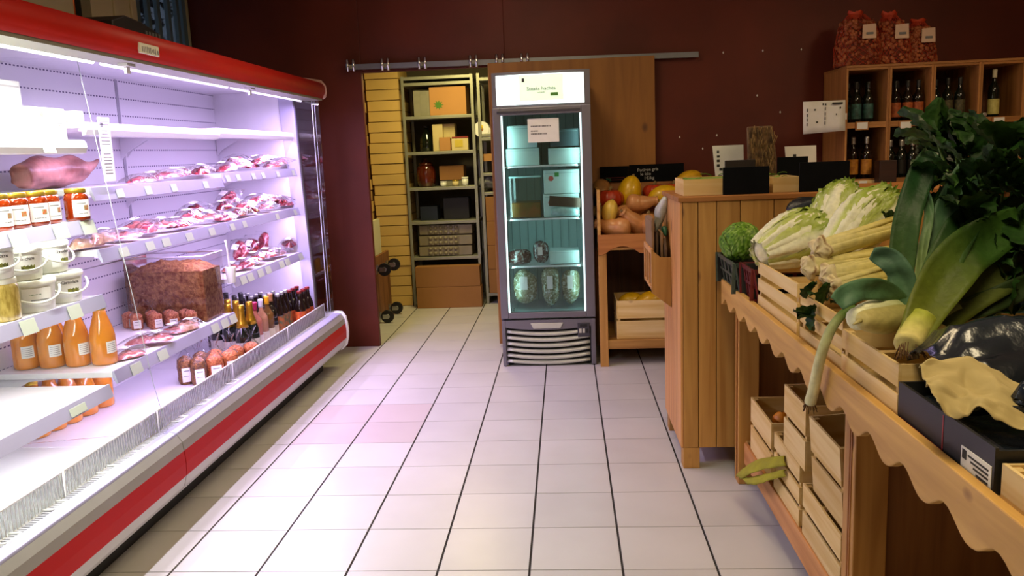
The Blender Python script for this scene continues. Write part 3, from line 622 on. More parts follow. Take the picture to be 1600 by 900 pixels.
row_of(1.150, [(348, 335, 'mid', -1.94, 0, .05), (350, 326, 'midd', -1.97, .045, .15), (358, 318, 'mid', -2.06, .06, .5), (372, 330, 'longb', -1.94, .01, 0), (380, 322, 'mid', -1.95, .04, .08), (392, 328, 'midd', -1.94, .015, 0), (402, 318, 'mid', -1.98, .06, .1), (415, 324, 'mid', -1.93, .02, .05), (425, 314, 'longb', -1.96, .055, 0), (438, 318, 'midd', -1.93, .03, .05), (450, 317, 'mid', -1.94, .012, 0)], 'the central far shelf', 'meat packs on the central far shelf')
row_of(.838, [(364, 402, 'pink', -1.98, .0, .1), (376, 396, 'mid', -2.04, .03, .7), (384, 404, 'mid', -1.93, .01, .1), (394, 392, 'midd', -2.04, .03, .8), (402, 402, 'mid', -1.94, .02, .1), (412, 390, 'plain', -2.06, .02, .9), (420, 397, 'mid', -1.95, .015, .15), (436, 394, 'longb', -1.93, .01, .05), (452, 386, 'midd', -1.95, .03, .2)], 'the lower far shelf with striped price rail', 'meat packs on the lower far shelf')
row_of(.650, [(200, 535, 'pink', -1.93, 0, 0), (222, 522, 'pink', -1.98, .012, .05), (246, 520, 'pink', -1.92, .014, .03), (270, 508, 'pink', -1.96, .0, .05), (290, 500, 'pale', -1.92, .0, 0)], 'the lower middle shelf before the cereal bags', 'flat meat packs on the lower middle shelf')
# ---- cereal tub and its scoop
M_gran = mat('toasted_cereal', hx('cc9458'), .7, col2=hx('8a4620'), scale=(48, 48, 48), detail=6, bump=1, bscale=(90, 90, 90))
t = thing('cereal_tub', 'large clear plastic tub filled with toasted cereal flakes', 'tub', (-2.1, 4.23, .651))
x0, x1, y0, y1 = -2.33, -1.90, 4.10, 4.345
def tub_top(u, v): return (x0+.012+(x1-x0-.024)*u, y0+.012+(y1-y0-.024)*v, .922+(.030*math.sin(pi*u)**.5+.016*nz3(u*9, v*9, 2)+.012*nz3(u*30, v*30, 5)+.012)*min(1, 8*u*(1-u))*min(1, 6*v*(1-v)))
cm = MB().grid(24, 14, tub_top); cm.box(x0+.012, x1-.012, y0+.012, y1-.012, .656, .9225); cm.build('cereal', M_gran, t)
wl_ = MB()
for q in ([(x0, y0), (x1, y0), (x1, y1), (x0, y1)],):
    for i in range(4):
        a, b = q[i], q[(i+1) % 4]; wl_.add([(a[0], a[1], .652), (b[0], b[1], .652), (b[0], b[1], 1.0), (a[0], a[1], 1.0)], [(0, 1, 2, 3)])
wl_.build('clear_wall', glass('tub_plastic', (.93, .92, .95), .25, .08, .06), t)
MB().tube([(x0, y0, 1.0), (x1, y0, 1.0), (x1, y1, 1.0), (x0, y1, 1.0), (x0, y0, 1.0)], .005, 6).build('rim', mat('clear_rim', (.75, .72, .80), .2), t)
t = thing('scoop', 'white plastic scoop hanging beside the cereal tub', 'scoop', (-1.885, 4.37, .82))
MB().lathe([(.018, .815), (.022, .82), (.030, .90), (.030, .904), (.027, .904), (.020, .83)], 16, (-1.872, 4.375, 0)).build('cup', M_bucket, t)
MB().tube([(-1.875, 4.375, .895), (-1.88, 4.38, .95), (-1.885, 4.385, 1.02), (-1.89, 4.385, 1.055)], [.007, .006, .006, .008], 8).build('handle', M_bucket, t)
# ---- cellophane bags
def cello(name, m, w, d, h, seed, lab):
    t = thing(name, None, None)
    def body(u, v):
        th = 2*pi*v; c, s = math.cos(th), math.sin(th); c = math.copysign(abs(c)**.6, c); s = math.copysign(abs(s)**.6, s)
        k = (1 if u < .8 else math.cos((u-.8)/.2*HP)*.95+.05)*(.90+.1*min(1, u*8))*(1+.10*nz3(c*3, s*3, u*7, seed))
        return (w/2*c*k, d/2*s*k, h*u)
    MB().grid(12, 18, body, wrapv=True).build('contents', m, t)
    def top(u, v):
        th = 2*pi*v; k = (1-.86*min(1, u*2.2)) if u < .45 else .14+1.1*(u-.45)
        k *= 1+.22*math.sin(th*5+seed)*min(1, u*2)+.15*nz3(v*20, u*6, seed); return (w/2*k*math.cos(th)*1.05, d/2*k*math.sin(th)*1.05, h*.86+u*h*.75)
    MB().grid(8, 24, top, wrapv=True).build('film_top', M_film, t)
    if lab:
        l = MB().grid(2, 2, lambda u, v: (w/2*1.06+.002, (v-.5)*d*.62, h*.10+h*.50*u)).build('paper_label', M_paper, t)
        MB().box(w/2*1.06+.0022, w/2*1.06+.003, -d*.2, d*.2, h*.48, h*.51).box(w/2*1.06+.0022, w/2*1.06+.003, -d*.22, d*.15, h*.30, h*.315).build('print', M_greyink, l)['kind'] = 'stuff'
    return t
M_gr2 = mat('pink_brown_cereal', hx('c98860'), .6, col2=hx('8a3c22'), scale=(110, 110, 110), detail=5, bump=1, bscale=(120, 120, 120))
M_dark = mat('dark_dried_fruit', hx('8a5a24'), .5, col2=hx('3a1d0a'), scale=(80, 80, 80), detail=4, bump=1, bscale=(90, 90, 90))
M_orng = mat('orange_brown_cereal', hx('c8773c'), .55, col2=hx('8a3a14'), scale=(90, 90, 90), detail=4, bump=1, bscale=(100, 100, 100))
pc = cello('cereal_bag', M_gr2, .07, .06, .085, 3, True)
for k, (x, y) in enumerate(sorted([(-1.955, 4.02), (-2.0, 4.055), (-2.035, 3.99), (-2.085, 4.05), (-2.125, 3.98), (-2.175, 4.04), (-2.22, 3.97), (-2.285, 4.02)], key=lambda q: -pxof(q[0], q[1], .7))):
    place(pc, k, (x, y, .651), (0, 0, -.9+.2*math.sin(k*2)), '%s small cellophane cereal bag from the right, before the tub' % ORD[k], 'bag', 'small cereal bags before the tub')
pd = cello('dried_fruit_bag', M_dark, .085, .075, .15, 8, True); po = cello('dried_fruit_bag', M_orng, .085, .085, .14, 5, True)
sp = [(-2.03, 4.05, 0), (-1.945, 4.02, 0), (-1.985, 4.14, 0), (-1.895, 4.11, 1), (-1.94, 4.225, 1), (-1.85, 4.205, 1), (-1.86, 4.31, 1), (-1.80, 4.385, 1)]
sp.sort(key=lambda q: pxof(q[0], q[1], .4)); ud = uo = 0
for k, (px, py, o_) in enumerate(sp):
    p = Vector((px, py, .337))
    if o_: place(po, uo, (p.x, p.y, .337), (0, 0, -1.0), '%s orange-brown dried snack bag from the left on the bottom deck' % ORD[uo], 'bag', 'orange-brown snack bags on the deck'); uo += 1
    else: place(pd, ud, (p.x, p.y, .337), (0, 0, -1.0), '%s dark dried fruit bag from the left on the bottom deck' % ORD[ud], 'bag', 'dark dried fruit bags on the deck'); ud += 1
# ---- bottles
M_dkglass = mat('dark_green_glass', (.006, .010, .006), .06, var=.3, coat=.5)
M_brglass = mat('dark_brown_glass', (.012, .006, .004), .06, var=.3, coat=.5)
def bottle(name, H, R_, glassm, capm, labm, kind='wine', lz=(.25, .55), caplen=.16):
    t = thing(name, None, None)
    if kind == 'wine': pr = [(.9, 0), (1, .015), (1, .58), (.93, .65), (.6, .72), (.40, .77), (.36, .86), (.37, .96), (.39, .965), (.39, 1)]
    elif kind == 'fizz': pr = [(.9, 0), (1, .015), (1, .42), (.93, .52), (.70, .64), (.46, .76), (.38, .88), (.40, .94), (.40, 1)]
    else: pr = [(.9, 0), (1, .015), (1, .52), (.92, .62), (.62, .74), (.46, .82), (.40, .95), (.43, .96), (.43, 1)]
    def rad(z):
        for (r0, z0), (r1, z1) in zip(pr, pr[1:]):
            if z <= z1: return (r0+(r1-r0)*(z-z0)/(z1-z0))*R_
        return pr[-1][0]*R_
    MB().lathe([(r_*R_, z*H) for r_, z in pr], 16).build('body', glassm, t)
    if capm:
        zs = [1-caplen+caplen*i/5 for i in range(6)]
        MB().lathe([(rad(z)+.0012, z*H+(.001 if z == 1 else 0)) for z in zs]+[(rad(1)*.8, H+.003)], 14).build('capsule', capm, t)
    if labm: MB().grid(2, 16, lambda u, v: ((R_+.0008)*math.cos(2*pi*v), (R_+.0008)*math.sin(2*pi*v), H*(lz[0]+(lz[1]-lz[0])*u)), wrapv=True).build('paper_label', labm, t)
    return t
def lab(name, h, h2=None): return mat('label_'+name, hx(h), .6, col2=hx(h2) if h2 else None, scale=(45, 45, 45))
M_foil = mat('gold_foil', hx('c89a2c'), .32, .85, var=.2, scale=(60, 60, 60), bump=.3)
def rep(proto, pts, lbl, cat, group, z, rz=None):
    pts = sorted(pts, key=lambda p: pxof(p[0], p[1], z+.2))
    for k, p in enumerate(pts): place(proto, k, (p[0], p[1], z), (0, 0, RNG.uniform(-3, 3) if rz is None else rz), lbl % ORD[k], cat, group)
rep(bottle('sparkling_wine_bottle', .325, .046, M_dkglass, M_foil, lab('sparkle', 'cfc8b8'), 'fizz', (.10, .34), .40), [(-1.895, 4.515), (-1.99, 4.555), (-1.885, 4.62), (-1.985, 4.665), (-2.08, 4.60), (-2.06, 4.72)], '%s gold-foiled sparkling wine bottle from the left on the bottom deck', 'bottle', 'gold-foiled bottles on the deck', .337)
for col, cn, ln, gl, pos in (('a01848', 'magenta', 'e0d4d0', 'b8705c', (-1.90, 4.735)), ('d0d0d6', 'silver', 'd8d0c0', 'b08060', (-1.90, 4.835)), ('d8a010', 'yellow', 'd8d0b0', '6a4a20', (-1.90, 4.935)), ('9a6a40', 'tan', 'c0b090', '1a140c', (-1.91, 5.03))):
    b_ = bottle('wine_bottle', .30, .038, mat('bottle_glass_'+cn, hx(gl), .08, var=.2, coat=.5), mat('capsule_'+cn, hx(col), .4, var=.1), lab(cn, ln), 'wine', (.12, .34))
    place(b_, 0, (pos[0], pos[1], .337), (0, 0, 0), 'wine bottle with %s capsule among the bottom deck bottles' % cn, 'bottle')
M_cap = mat('silver_crown_cap', (.6, .6, .6), .35, .8, var=.1); M_blk = mat('black_capsule', (.02, .02, .02), .4); M_redcap = mat('red_crown_cap', hx('7a1a18'), .4)
bb = bottle('beer_bottle', .285, .035, M_brglass, M_cap, lab('beer_mix', '3a5a3a', 'b05a20'), 'beer', (.14, .50), .06)
rep(bb, [(-1.895, 5.115), (-1.895, 5.19), (-1.895, 5.265), (-1.97, 5.09), (-1.97, 5.165), (-1.97, 5.24), (-2.045, 5.05), (-2.045, 5.13), (-2.045, 5.21), (-2.12, 5.02), (-2.12, 5.10), (-2.12, 5.18)], '%s silver-capped dark beer bottle from the left on the bottom deck', 'bottle', 'silver-capped beer bottles on the deck', .337)
br = bottle('beer_bottle', .27, .036, M_brglass, M_redcap, lab('beer_orange', 'c8601c', 'a03818'), 'beer', (.14, .50), .06)
rep(br, [(-1.81, 5.30), (-1.81, 5.385), (-1.81, 5.47), (-1.895, 5.345), (-1.895, 5.425), (-1.895, 5.505)], '%s red-capped beer bottle counting from the left by the glass end', 'bottle', 'red-capped beer bottles by the end glass', .337)
rd = bottle('wine_bottle', .33, .038, M_brglass, M_blk, lab('dark', '2a1a14'), 'wine', (.12, .40))
rep(rd, [(-2.16, 4.72), (-2.16, 4.84), (-2.16, 4.94), (-2.06, 4.83), (-2.06, 4.93)], '%s tall black-capped wine bottle from the left at the back of the deck', 'bottle', 'black-capped wine bottles at the back', .337)
# ---- things on top of the case
t = thing('power_unit', 'black ribbed power unit lying on top of the display case', 'appliance', (-2.0, 4.6, 2.07))
p = at(176, 40, x=-1.98); q = at(222, 45, x=-1.98); q2 = at(250, 52, x=-1.98)
MB().prism([(p.y, 2.052), (q2.y, 2.052), (q2.y, 2.118), (q.y, 2.15), (p.y+.12, 2.158), (p.y, 2.12)], 'x', -2.2, -1.98).build('body', M_black, t, bevel=.006)
g = MB()
for k in range(5): y = q.y+(q2.y-q.y)*(.1+.18*k); g.box(-1.982, -1.973, y, y+.018, 2.065, 2.112)
g.build('vent_ribs', mat('grey_vent', (.10, .11, .11), .5), t)
# ================================================================== storeroom
M_ycard = mat('pale_tan_cardboard', hx('d0ab62'), .8, var=.08, scale=(4, 4, 4), objvar=.06)
M_cardd = mat('brown_box_cardboard', hx('9a6a38'), .85, var=.10, scale=(3, 3, 3), objvar=.06)
def cardbox(name, label, x0, x1, y0, y1, z0, z1, m=None, group=None, cat='box', flap=True, seam='y'):
    m = m or M_card; t = thing(name, label, cat, ((x0+x1)/2, (y0+y1)/2, z0), group=group)
    MB().box(x0, x1, y0, y1, z0, z1-.003).build('body', m, t, bevel=.003)
    if flap:
        xm = (x0+x1)/2; MB().box(x0+.001, xm-.0015, y0+.001, y1-.001, z1-.003, z1).build('flap', m, t); MB().box(xm+.0015, x1-.001, y0+.001, y1-.001, z1-.003, z1).build('flap', m, t)
    return t
r = random.Random(4); z = 0
for k in range(23):
    dx = r.uniform(-.008, .008)+(.0 if k < 12 else -.015); h = .1005
    cardbox('flat_carton', '%s tan carton from the floor in the tall front stack' % ORD[k], -1.87+dx, -1.548+dx, 7.92+r.uniform(-.008, .008), 8.40, z+.003, z+h-.003, M_ycard, 'tan cartons in the tall stack', 'carton'); z += h
z = 0
for k in range(22):
    dx = r.uniform(-.008, .008)-(.012 if k > 11 else 0); h = .1055
    cardbox('flat_carton', '%s tan carton from the floor in the narrow stack by the jamb' % ORD[k], -2.13+dx, -1.895+dx, 7.86+r.uniform(-.006, .006), 8.4, z+.003, z+h-.003, M_ycard, 'tan cartons in the stack by the jamb', 'carton'); z += h
# dolly standing on edge
t = thing('furniture_dolly', 'brown plywood dolly on edge with four black casters behind the doorway', 'dolly', (-1.70, 6.9, 0))
MB().box(-1.73, -1.70, 6.99, 7.62, .045, .60).build('board', wood('dolly_board', hx('8a5a34'), hx('6e4222'), 'z', knots=False), t, bevel=.004)
for px, py, yc in ((605, 497, 7.10), (627, 489, 7.50), (600, 421, 7.10), (620, 413, 7.50)):
    p = at(px, py, y=yc); p.x = -1.630; p.z = max(p.z, .06)
    cst = MB().box(-1.70, -1.692, p.y-.035, p.y+.035, p.z-.04, p.z+.04).tube([(-1.695, p.y, p.z), (-1.665, p.y, p.z)], .014).box(-1.67, -1.62, p.y-.024, p.y-.019, p.z-.02, p.z+.02).box(-1.67, -1.62, p.y+.019, p.y+.024, p.z-.02, p.z+.02).build('caster', M_steel, t)
    MB().tube([(-1.630, p.y-.016, p.z), (-1.630, p.y+.016, p.z)], .058, 20).build('wheel', M_black, cst); MB().tube([(-1.630, p.y-.019, p.z), (-1.630, p.y+.019, p.z)], .022, 12).build('hub', M_steel, cst)
t = thing('melamine_board', 'cream melamine board standing on the dolly against the doorway', 'board', (-1.72, 7.1, .601))
q = at(603, 345, y=7.1)
MB().box(-1.745, -1.715, 7.00, 7.40, .601, q.z).build('sheet', mat('cream_melamine', hx('cfc8a6'), .5, var=.05), t, bevel=.002); MB().box(-1.7455, -1.7145, 6.998, 7.0, .601, q.z).build('edge_band', mat('cream_edge', hx('bdb48e'), .5), t)
# metal shelving units
M_zinc = mat('zinc_shelving', hx('9b9b88'), .45, .5, var=.15, scale=(6, 6, 6))
def rack(label, x0, x1, y0, y1, zs, top):
    t = thing('metal_shelf', label, 'shelf', ((x0+x1)/2, (y0+y1)/2, 0))
    for x in (x0, x1-.03):
        for y in (y0, y1-.03): MB().box(x, x+.03, y, y+.003, 0, top).box(x if x == x0 else x+.027, x+.003 if x == x0 else x+.03, y, y+.03, 0, top).build('post', M_zinc, t)
    for z in zs: MB().box(x0+.003, x1-.003, y0+.004, y1-.004, z-.03, z).build('shelf_board', M_zinc, t, bevel=.003)
    return t
SZ = [at(690, py, y=7.9).z for py in (180, 236, 292, 345, 401)]
rack('tall zinc storeroom shelf unit beside the tan cartons', -1.54, -.845, 7.89, 8.35, [s for s in SZ]+[2.16, 2.215], 2.22)
rack('narrow visible zinc storeroom shelf unit by the fridge', -.815, -.43, 7.89, 8.35, [.11, at(765, 210, y=7.9).z+.01, at(765, 270, y=7.9).z, 1.10, 1.62, 2.18], 2.22)
def zb(px0, px1, py0, py1, y): a = at(px0, py1, y=y); b = at(px1, py0, y=y); return a.x, b.x, a.z, b.z
def boxat(name, label, px0, px1, py0, py1, y, d, m, zb_=None, cat='box', group=None, flap=True):
    x0, x1, z0, z1 = zb(px0, px1, py0, py1, y); z0 = zb_ if zb_ is not None else z0
    return cardbox(name, label, x0, x1, y, y+d, z0, z1, m, group, cat, flap)
M_gcard = mat('grey_board', hx('8c8874'), .8, var=.1, scale=(4, 4, 20), objvar=.1)
for k, (a_, b_) in enumerate(((647, 656), (657, 666), (667, 671))): boxat('ring_binder', '%s grey file from the left on the top storeroom shelf' % ORD[k], a_, b_, 141, 178, 7.93, .25, M_gcard, SZ[0]+.001, 'file', 'grey files on the storeroom shelf', False)
t = boxat('printed_box', 'tan cardboard box with green leaf print on the top storeroom shelf', 672, 727, 134, 178, 7.92, .3, M_card, SZ[0]+.001)
p = at(685, 164, y=7.919); lf = MB(); r = random.Random(9)
for k in range(9):
    a = k*2*pi/9; R0 = .052; lf.add([(p.x, 7.9185, p.z), (p.x+R0*.5*math.cos(a-.35), 7.9185, p.z+R0*.5*math.sin(a-.35)), (p.x+R0*math.cos(a), 7.9185, p.z+R0*math.sin(a)*.9), (p.x+R0*.5*math.cos(a+.35), 7.9185, p.z+R0*.5*math.sin(a+.35))], [(0, 1, 2, 3)])
lf.build('leaf_print', mat('green_leaf_print', hx('4a7a1e'), .7, var=.2), t)
M_cream2 = mat('cream_box', hx('cdbb84'), .7, var=.08, objvar=.06)
boxat('small_box', 'tall cream box on the second storeroom shelf', 677, 691, 194, 234, 7.95, .15, M_cream2, SZ[1]+.001)
boxat('small_box', 'short tan box at front of the second storeroom shelf', 687, 703, 214, 234, 7.92, .028, M_card, SZ[1]+.001)
boxat('small_box', 'wide cream box behind on the second storeroom shelf', 693, 710, 193, 214, 8.02, .15, M_cream2, SZ[1]+.10)
boxat('small_box', 'support carton beneath the wide cream box on the storeroom shelf', 692, 711, 215, 235, 8.02, .15, M_cardd, SZ[1]+.001)
t = boxat('small_box', 'red-topped cream box with yellow label on the second storeroom shelf', 706, 731, 215, 234, 7.92, .09, M_cream2, SZ[1]+.001)
x0, x1, z0, z1 = zb(711, 723, 218, 230, 7.918); MB().box(x0, x1, 7.917, 7.9195, z0, z1).build('yellow_label', mat('yellow_label', hx('c8b03a'), .6), t)
x0, x1, z0, z1 = zb(706, 731, 213, 216, 7.918); MB().box(x0, x1, 7.915, 8.01, z0, z1+.002).build('red_lid', mat('red_lid', hx('8a2a1c'), .6), t)
t = thing('green_bottle', 'dark green glass jug at left of the second storeroom shelf', 'jug', (-1.30, 8.1, SZ[1]))
p = at(667, 234, y=8.05); MB().lathe([(.06, SZ[1]+.001), (.07, SZ[1]+.02), (.07, SZ[1]+.13), (.03, SZ[1]+.19), (.022, SZ[1]+.23)], 16, (p.x, 8.08, 0)).build('body', M_dkglass, t); MB().lathe([(.026, SZ[1]+.23), (.026, SZ[1]+.25)], 12, (p.x, 8.08, 0)).build('stopper', M_black, t)
t = thing('stoneware_jar', 'glossy brown lidded stoneware jar on the third storeroom shelf', 'jar', (-1.3, 8.05, SZ[2]))
p = at(667, 290, y=8.04); M_stone = mat('brown_glaze', hx('5a1e0c'), .12, col2=hx('3a1006'), scale=(8, 8, 8), coat=.6); z = SZ[2]+.001
MB().lathe([(.07, z), (.08, z+.01), (.092, z+.06), (.095, z+.13), (.085, z+.19), (.07, z+.21)], 24, (p.x, 8.04, 0)).build('body', M_stone, t)
MB().lathe([(.074, z+.212), (.07, z+.23), (.03, z+.25), (.018, z+.255), (.018, z+.275), (.008, z+.28)], 20, (p.x, 8.04, 0)).build('lid', M_stone, t)
boxat('small_box', 'tan cardboard box on the third storeroom shelf beside the brown jar', 687, 724, 258, 278, 8.02, .2, M_cardd, SZ[2]+.06)
boxat('small_box', 'low dark carton below the tan box on the third storeroom shelf', 690, 722, 280, 291, 8.03, .2, M_gcard, SZ[2]+.001)
for k, (px, m_, h) in enumerate(((693, M_white, .05), (712, M_gold, .06), (727, M_bucket, .085))):
    p = at(px, 290, y=7.95); t = thing('small_pot', ['shallow white pot', 'little gold-lidded pot', 'small white canister'][k]+' at the front of the third storeroom shelf', 'pot', (p.x, 7.95, SZ[2]))
    MB().lathe([(.025, z), (.03, z+.005), (.032, z+h*.8)], 14, (p.x, 7.95, 0)).build('body', M_bucket if k != 1 else M_cream2, t); MB().lathe([(.033, z+h*.8), (.033, z+h)], 14, (p.x, 7.95, 0)).build('lid', m_, t)
boxat('small_box', 'dark blue box low on the fourth storeroom shelf', 657, 683, 322, 343, 8.0, .2, mat('navy_box', hx('0c1a30'), .6), SZ[3]+.001)
boxat('small_box', 'dark grey box on the right of the fourth storeroom shelf', 694, 732, 308, 343, 8.05, .2, mat('charcoal_box', hx('1c1c1a'), .6), SZ[3]+.001)
# egg cartons: clear moulded trays stacked three high
M_egg = glass('egg_carton_plastic', (.80, .76, .66), .35, .15, .12); M_eggp = mat('egg_carton_pulp', hx('8a8068'), .4, var=.2, coat=.3)
for k in range(3):
    x0, x1, z0, z1 = zb(655, 737, 351+16.2*k, 366.5+16.2*k, 7.92); z0 = SZ[4]+.001+(2-k)*.1055; z1 = z0+.10
    t = thing('egg_tray_stack', '%s row of moulded egg trays from the top, storeroom shelf' % ORD[k], 'egg tray', ((x0+x1)/2, 8, z0), group='egg trays on the storeroom shelf')
    MB().box(x0, x1, 7.945, 8.2, z0, z1).build('tray_body', M_eggp, t, bevel=.012)
    w = (x1-x0)
    for (f0, f1) in ((0, .16), (.17, .45), (.46, .74), (.75, 1)):
        MB().box(x0+w*f0, x0+w*f1, 7.935, 7.946, z0+.004, z1-.004).build('lid_panel', M_eggp, t, bevel=.006)
    for (f0, f1) in ((.17, .45), (.46, .74)):
        for i in range(3):
            for j in range(2):
                c = (x0+w*(f0+(f1-f0)*(i+.5)/3), 7.936, z0+.028+.045*j)
                MB().grid(4, 10, lambda u, v: (c[0]+.020*math.cos(2*pi*v)*math.cos(u*HP), c[1]-.016*math.sin(u*HP), c[2]+.019*math.sin(2*pi*v)*math.cos(u*HP)), wrapv=True).build('egg_cup', M_egg if False else M_eggp, t)
x0, x1, z0, z1 = zb(653, 752, 447, 478, 7.76)
cardbox('cardboard_box', 'lower long brown cardboard box on the storeroom floor', x0, x1, 7.74, 7.886, 0.001, .205, M_cardd)
cardbox('cardboard_box', 'upper long brown cardboard box with sagging top on the storeroom floor', x0-.004, x1-.008, 7.745, 7.886, .207, .405, M_cardd)
# second unit
boxat('white_box', 'white box on the narrow storeroom unit', 754, 768, 200, 235, 7.91, .2, M_cartw, at(765, 270, y=7.9).z+.3 if False else 1.621)
t = thing('paper_roll', 'white paper roll lying on the narrow storeroom unit', 'paper roll', (-.72, 8.0, 1.73)); p = at(752, 190, y=7.93)
MB().tube([(p.x, 7.9, 1.625+.075), (p.x, 8.12, 1.625+.075)], .074, 20).build('roll', M_paper, t); MB().tube([(p.x, 7.897, 1.70), (p.x, 8.123, 1.70)], .02, 12).build('core', M_cardd, t)
t = thing('yellow_packet', 'crumpled yellow packet on the top of the narrow storeroom unit', 'packet', (-.74, 8.0, 1.9)); p = at(751, 158, y=7.95)
zt = at(765, 210, y=7.9).z+.011
blob(10, 12, [(p.x-.05, 7.95, zt+.05), (p.x, 7.95, zt+.075), (p.x+.06, 7.96, zt+.04)], lambda u: (.05*math.sin(pi*(u*.8+.1)), .045*math.sin(pi*(u*.8+.1))), nz=.5).build('packet', mat('yellow_packet', hx('d8b800'), .35, var=.2), t)
boxat('small_box', 'orange-brown box under the shelf on the narrow storeroom unit', 752, 770, 240, 252, 7.93, .2, M_card, 1.42 if False else at(760, 252, y=7.93).z)
t = thing('plastic_sack', 'crumpled clear plastic sack on the narrow storeroom unit', 'bag', (-.7, 8.0, 1.1)); p = at(760, 272, y=7.97)
blob(12, 14, [(p.x-.06, 7.97, 1.15), (p.x, 7.97, 1.20), (p.x+.09, 7.98, 1.16)], lambda u: (.06*math.sin(pi*(u*.8+.1)), .075*math.sin(pi*(u*.8+.1))), nz=.7).build('film', mat('milky_plastic', hx('8d8f90'), .25, var=.4, scale=(30, 30, 30), bump=1, bscale=(40, 40, 40)), t)
for k in range(4): cardbox('cardboard_box', '%s brown cardboard box from the bottom on the narrow storeroom unit' % ORD[k], -.775, -.475, 7.87, 8.2, .112+k*.236, .112+k*.236+.234, M_cardd, 'brown boxes on the narrow unit')
# ================================================================== glass-door fridge
FY = 5.475; FX0, FX1 = -.468, .180
def zf(py, px=850): return at(px, py, y=FY).z
def xf(px, py=330): return at(px, py, y=FY).x
M_fr = mat('fridge_grey', hx('75727a'), .38, .35, var=.06, scale=(2, 2, 6)); M_frd = mat('fridge_grey_dark', hx('45434c'), .4, .3, var=.08)
M_frin = mat('fridge_liner', hx('a9c9c6'), .4, var=.04)
fr = thing('glass_door_fridge', 'tall grey upright fridge with glass door and lit header', 'fridge', ((FX0+FX1)/2, 5.75, 0))
ZB, ZD0, ZD1, ZL1 = zf(500), zf(497), zf(166), 1.978
MB().box(FX0, FX0+.035, FY+.05, 6.07, .03, 1.95).build('side_panel', M_fr, fr, bevel=.004); MB().box(FX1-.035, FX1, FY+.05, 6.07, .03, 1.95).build('side_panel', M_fr, fr, bevel=.004)
MB().box(FX0+.035, FX1-.035, 6.03, 6.07, .03, 1.95).build('back_panel', M_frin, fr)
gv = MB()
for k in range(9): x = FX0+.06+k*.06; gv.box(x, x+.004, 6.024, 6.03, ZD0+.02, ZD1-.02)
gv.build('liner_ribs', mat('liner_rib', hx('7f9f9e'), .5), fr)['kind'] = 'stuff'
MB().box(FX0+.036, FX1-.036, FY+.05, 6.03, 1.76, 1.80).build('liner_top', M_frin, fr); MB().box(FX0+.036, FX1-.036, FY+.05, 6.03, ZD0-.03, ZD0+.03).build('liner_floor', M_frin, fr)
MB().box(FX0, FX1, FY+.05, 6.07, 1.95, 1.965).build('top_panel', M_fr, fr)
# header light box, bowed forward
def bow(x, a): u = (x-FX0)/(FX1-FX0)*2-1; return FY+.03-a*(1-u*u)
def bowed(x0, x1, z0, z1, a, d, n=14):
    m = MB(); v = []
    for i in range(n+1):
        x = x0+(x1-x0)*i/n; y = bow(x, a); v += [(x, y, z0), (x, y, z1), (x, y+d, z1), (x, y+d, z0)]
    f = [(i*4+k, i*4+(k+1) % 4, i*4+4+(k+1) % 4, i*4+4+k) for i in range(n) for k in range(4)]+[(0, 1, 2, 3), (n*4+3, n*4+2, n*4+1, n*4)]
    return m.add(v, f)
lz0, lz1 = zf(162), zf(115)
bowed(FX0+.001, FX1-.001, lz0-.03, lz1+.02, .028, .05).build('header_case', M_fr, fr)
bowed(FX0+.030, FX1-.040, lz0, lz1, .036, .01).build('header_panel', mat('lit_header', (.9, .95, .92), .3, emit=(.80, 1, .95), estr=3.2), fr)
sx0, sx1 = xf(811, 135), xf(880, 135); sg = bowed(sx0, sx1, zf(157), zf(116), .0385, .002).build('header_sign', mat('green_sign', (.70, .80, .66), .5, emit=(.72, .95, .66), estr=.75), fr)
ym = bow((sx0+sx1)/2, .0385)-.001; xm = (sx0+sx1)/2
text('Steaks hachés', 'lettering', M_ink, .034, frame_m((xm, ym, zf(138)), (1, 0, 0), (0, 0, 1)), sg); text('surgelés', 'lettering', M_greyink, .016, frame_m((xm, ym, zf(144)), (1, 0, 0), (0, 0, 1)), sg)
MB().box(xf(860, 147), xf(872, 147), ym, ym+.002, zf(150), zf(145)).build('green_stamp', mat('sign_green', hx('4a8a2c'), .5), sg)
MB().box(xf(815, 122), xf(819, 122), ym, ym+.004, zf(127), zf(121)).build('emblem', M_frd, sg)
# door
dr = MB(); t_ = .045; gx0, gx1, gz0, gz1 = FX0+.052, FX1-.062, zf(488), zf(178)
def bar(n, x0, x1, z0, z1, m=M_fr): return MB().box(x0, x1, FY, FY+.045, z0, z1).build(n, m, door, bevel=.004)
door = MB().box(gx0-.012, gx1+.012, FY+.030, FY+.034, gz0-.012, gz1+.012).build('door', glass('fridge_glass', (.86, .95, .95), .22, .01, .03), fr)
bar('door_stile', FX0, gx0, ZD0, ZD1); bar('door_stile', gx1, FX1, ZD0, ZD1); bar('door_rail', gx0, gx1, ZD0, gz0); bar('door_rail', gx0, gx1, gz1, ZD1)
MB().box(FX0+.03, FX1-.07, FY-.006, FY+.01, gz1+.012, gz1+.03).build('door_grip', M_frd, door, bevel=.003)
for x in (gx0+.002, gx1-.012): MB().box(x, x+.010, FY+.012, FY+.028, gz0, gz1).build('edge_lamp', mat('edge_lamp', (.9, 1, 1), .3, emit=(.72, 1, .98), estr=1.6), door)
for k, (x, a_) in enumerate(((gx0+.03, 1), (gx1-.03, -1))):
    area('fridge_lamp', (x, FY+.075, (gz0+gz1)/2), (x+a_*.35, FY+.5, (gz0+gz1)/2), .03, 1.2, 1.15, (.66, 1, .96))
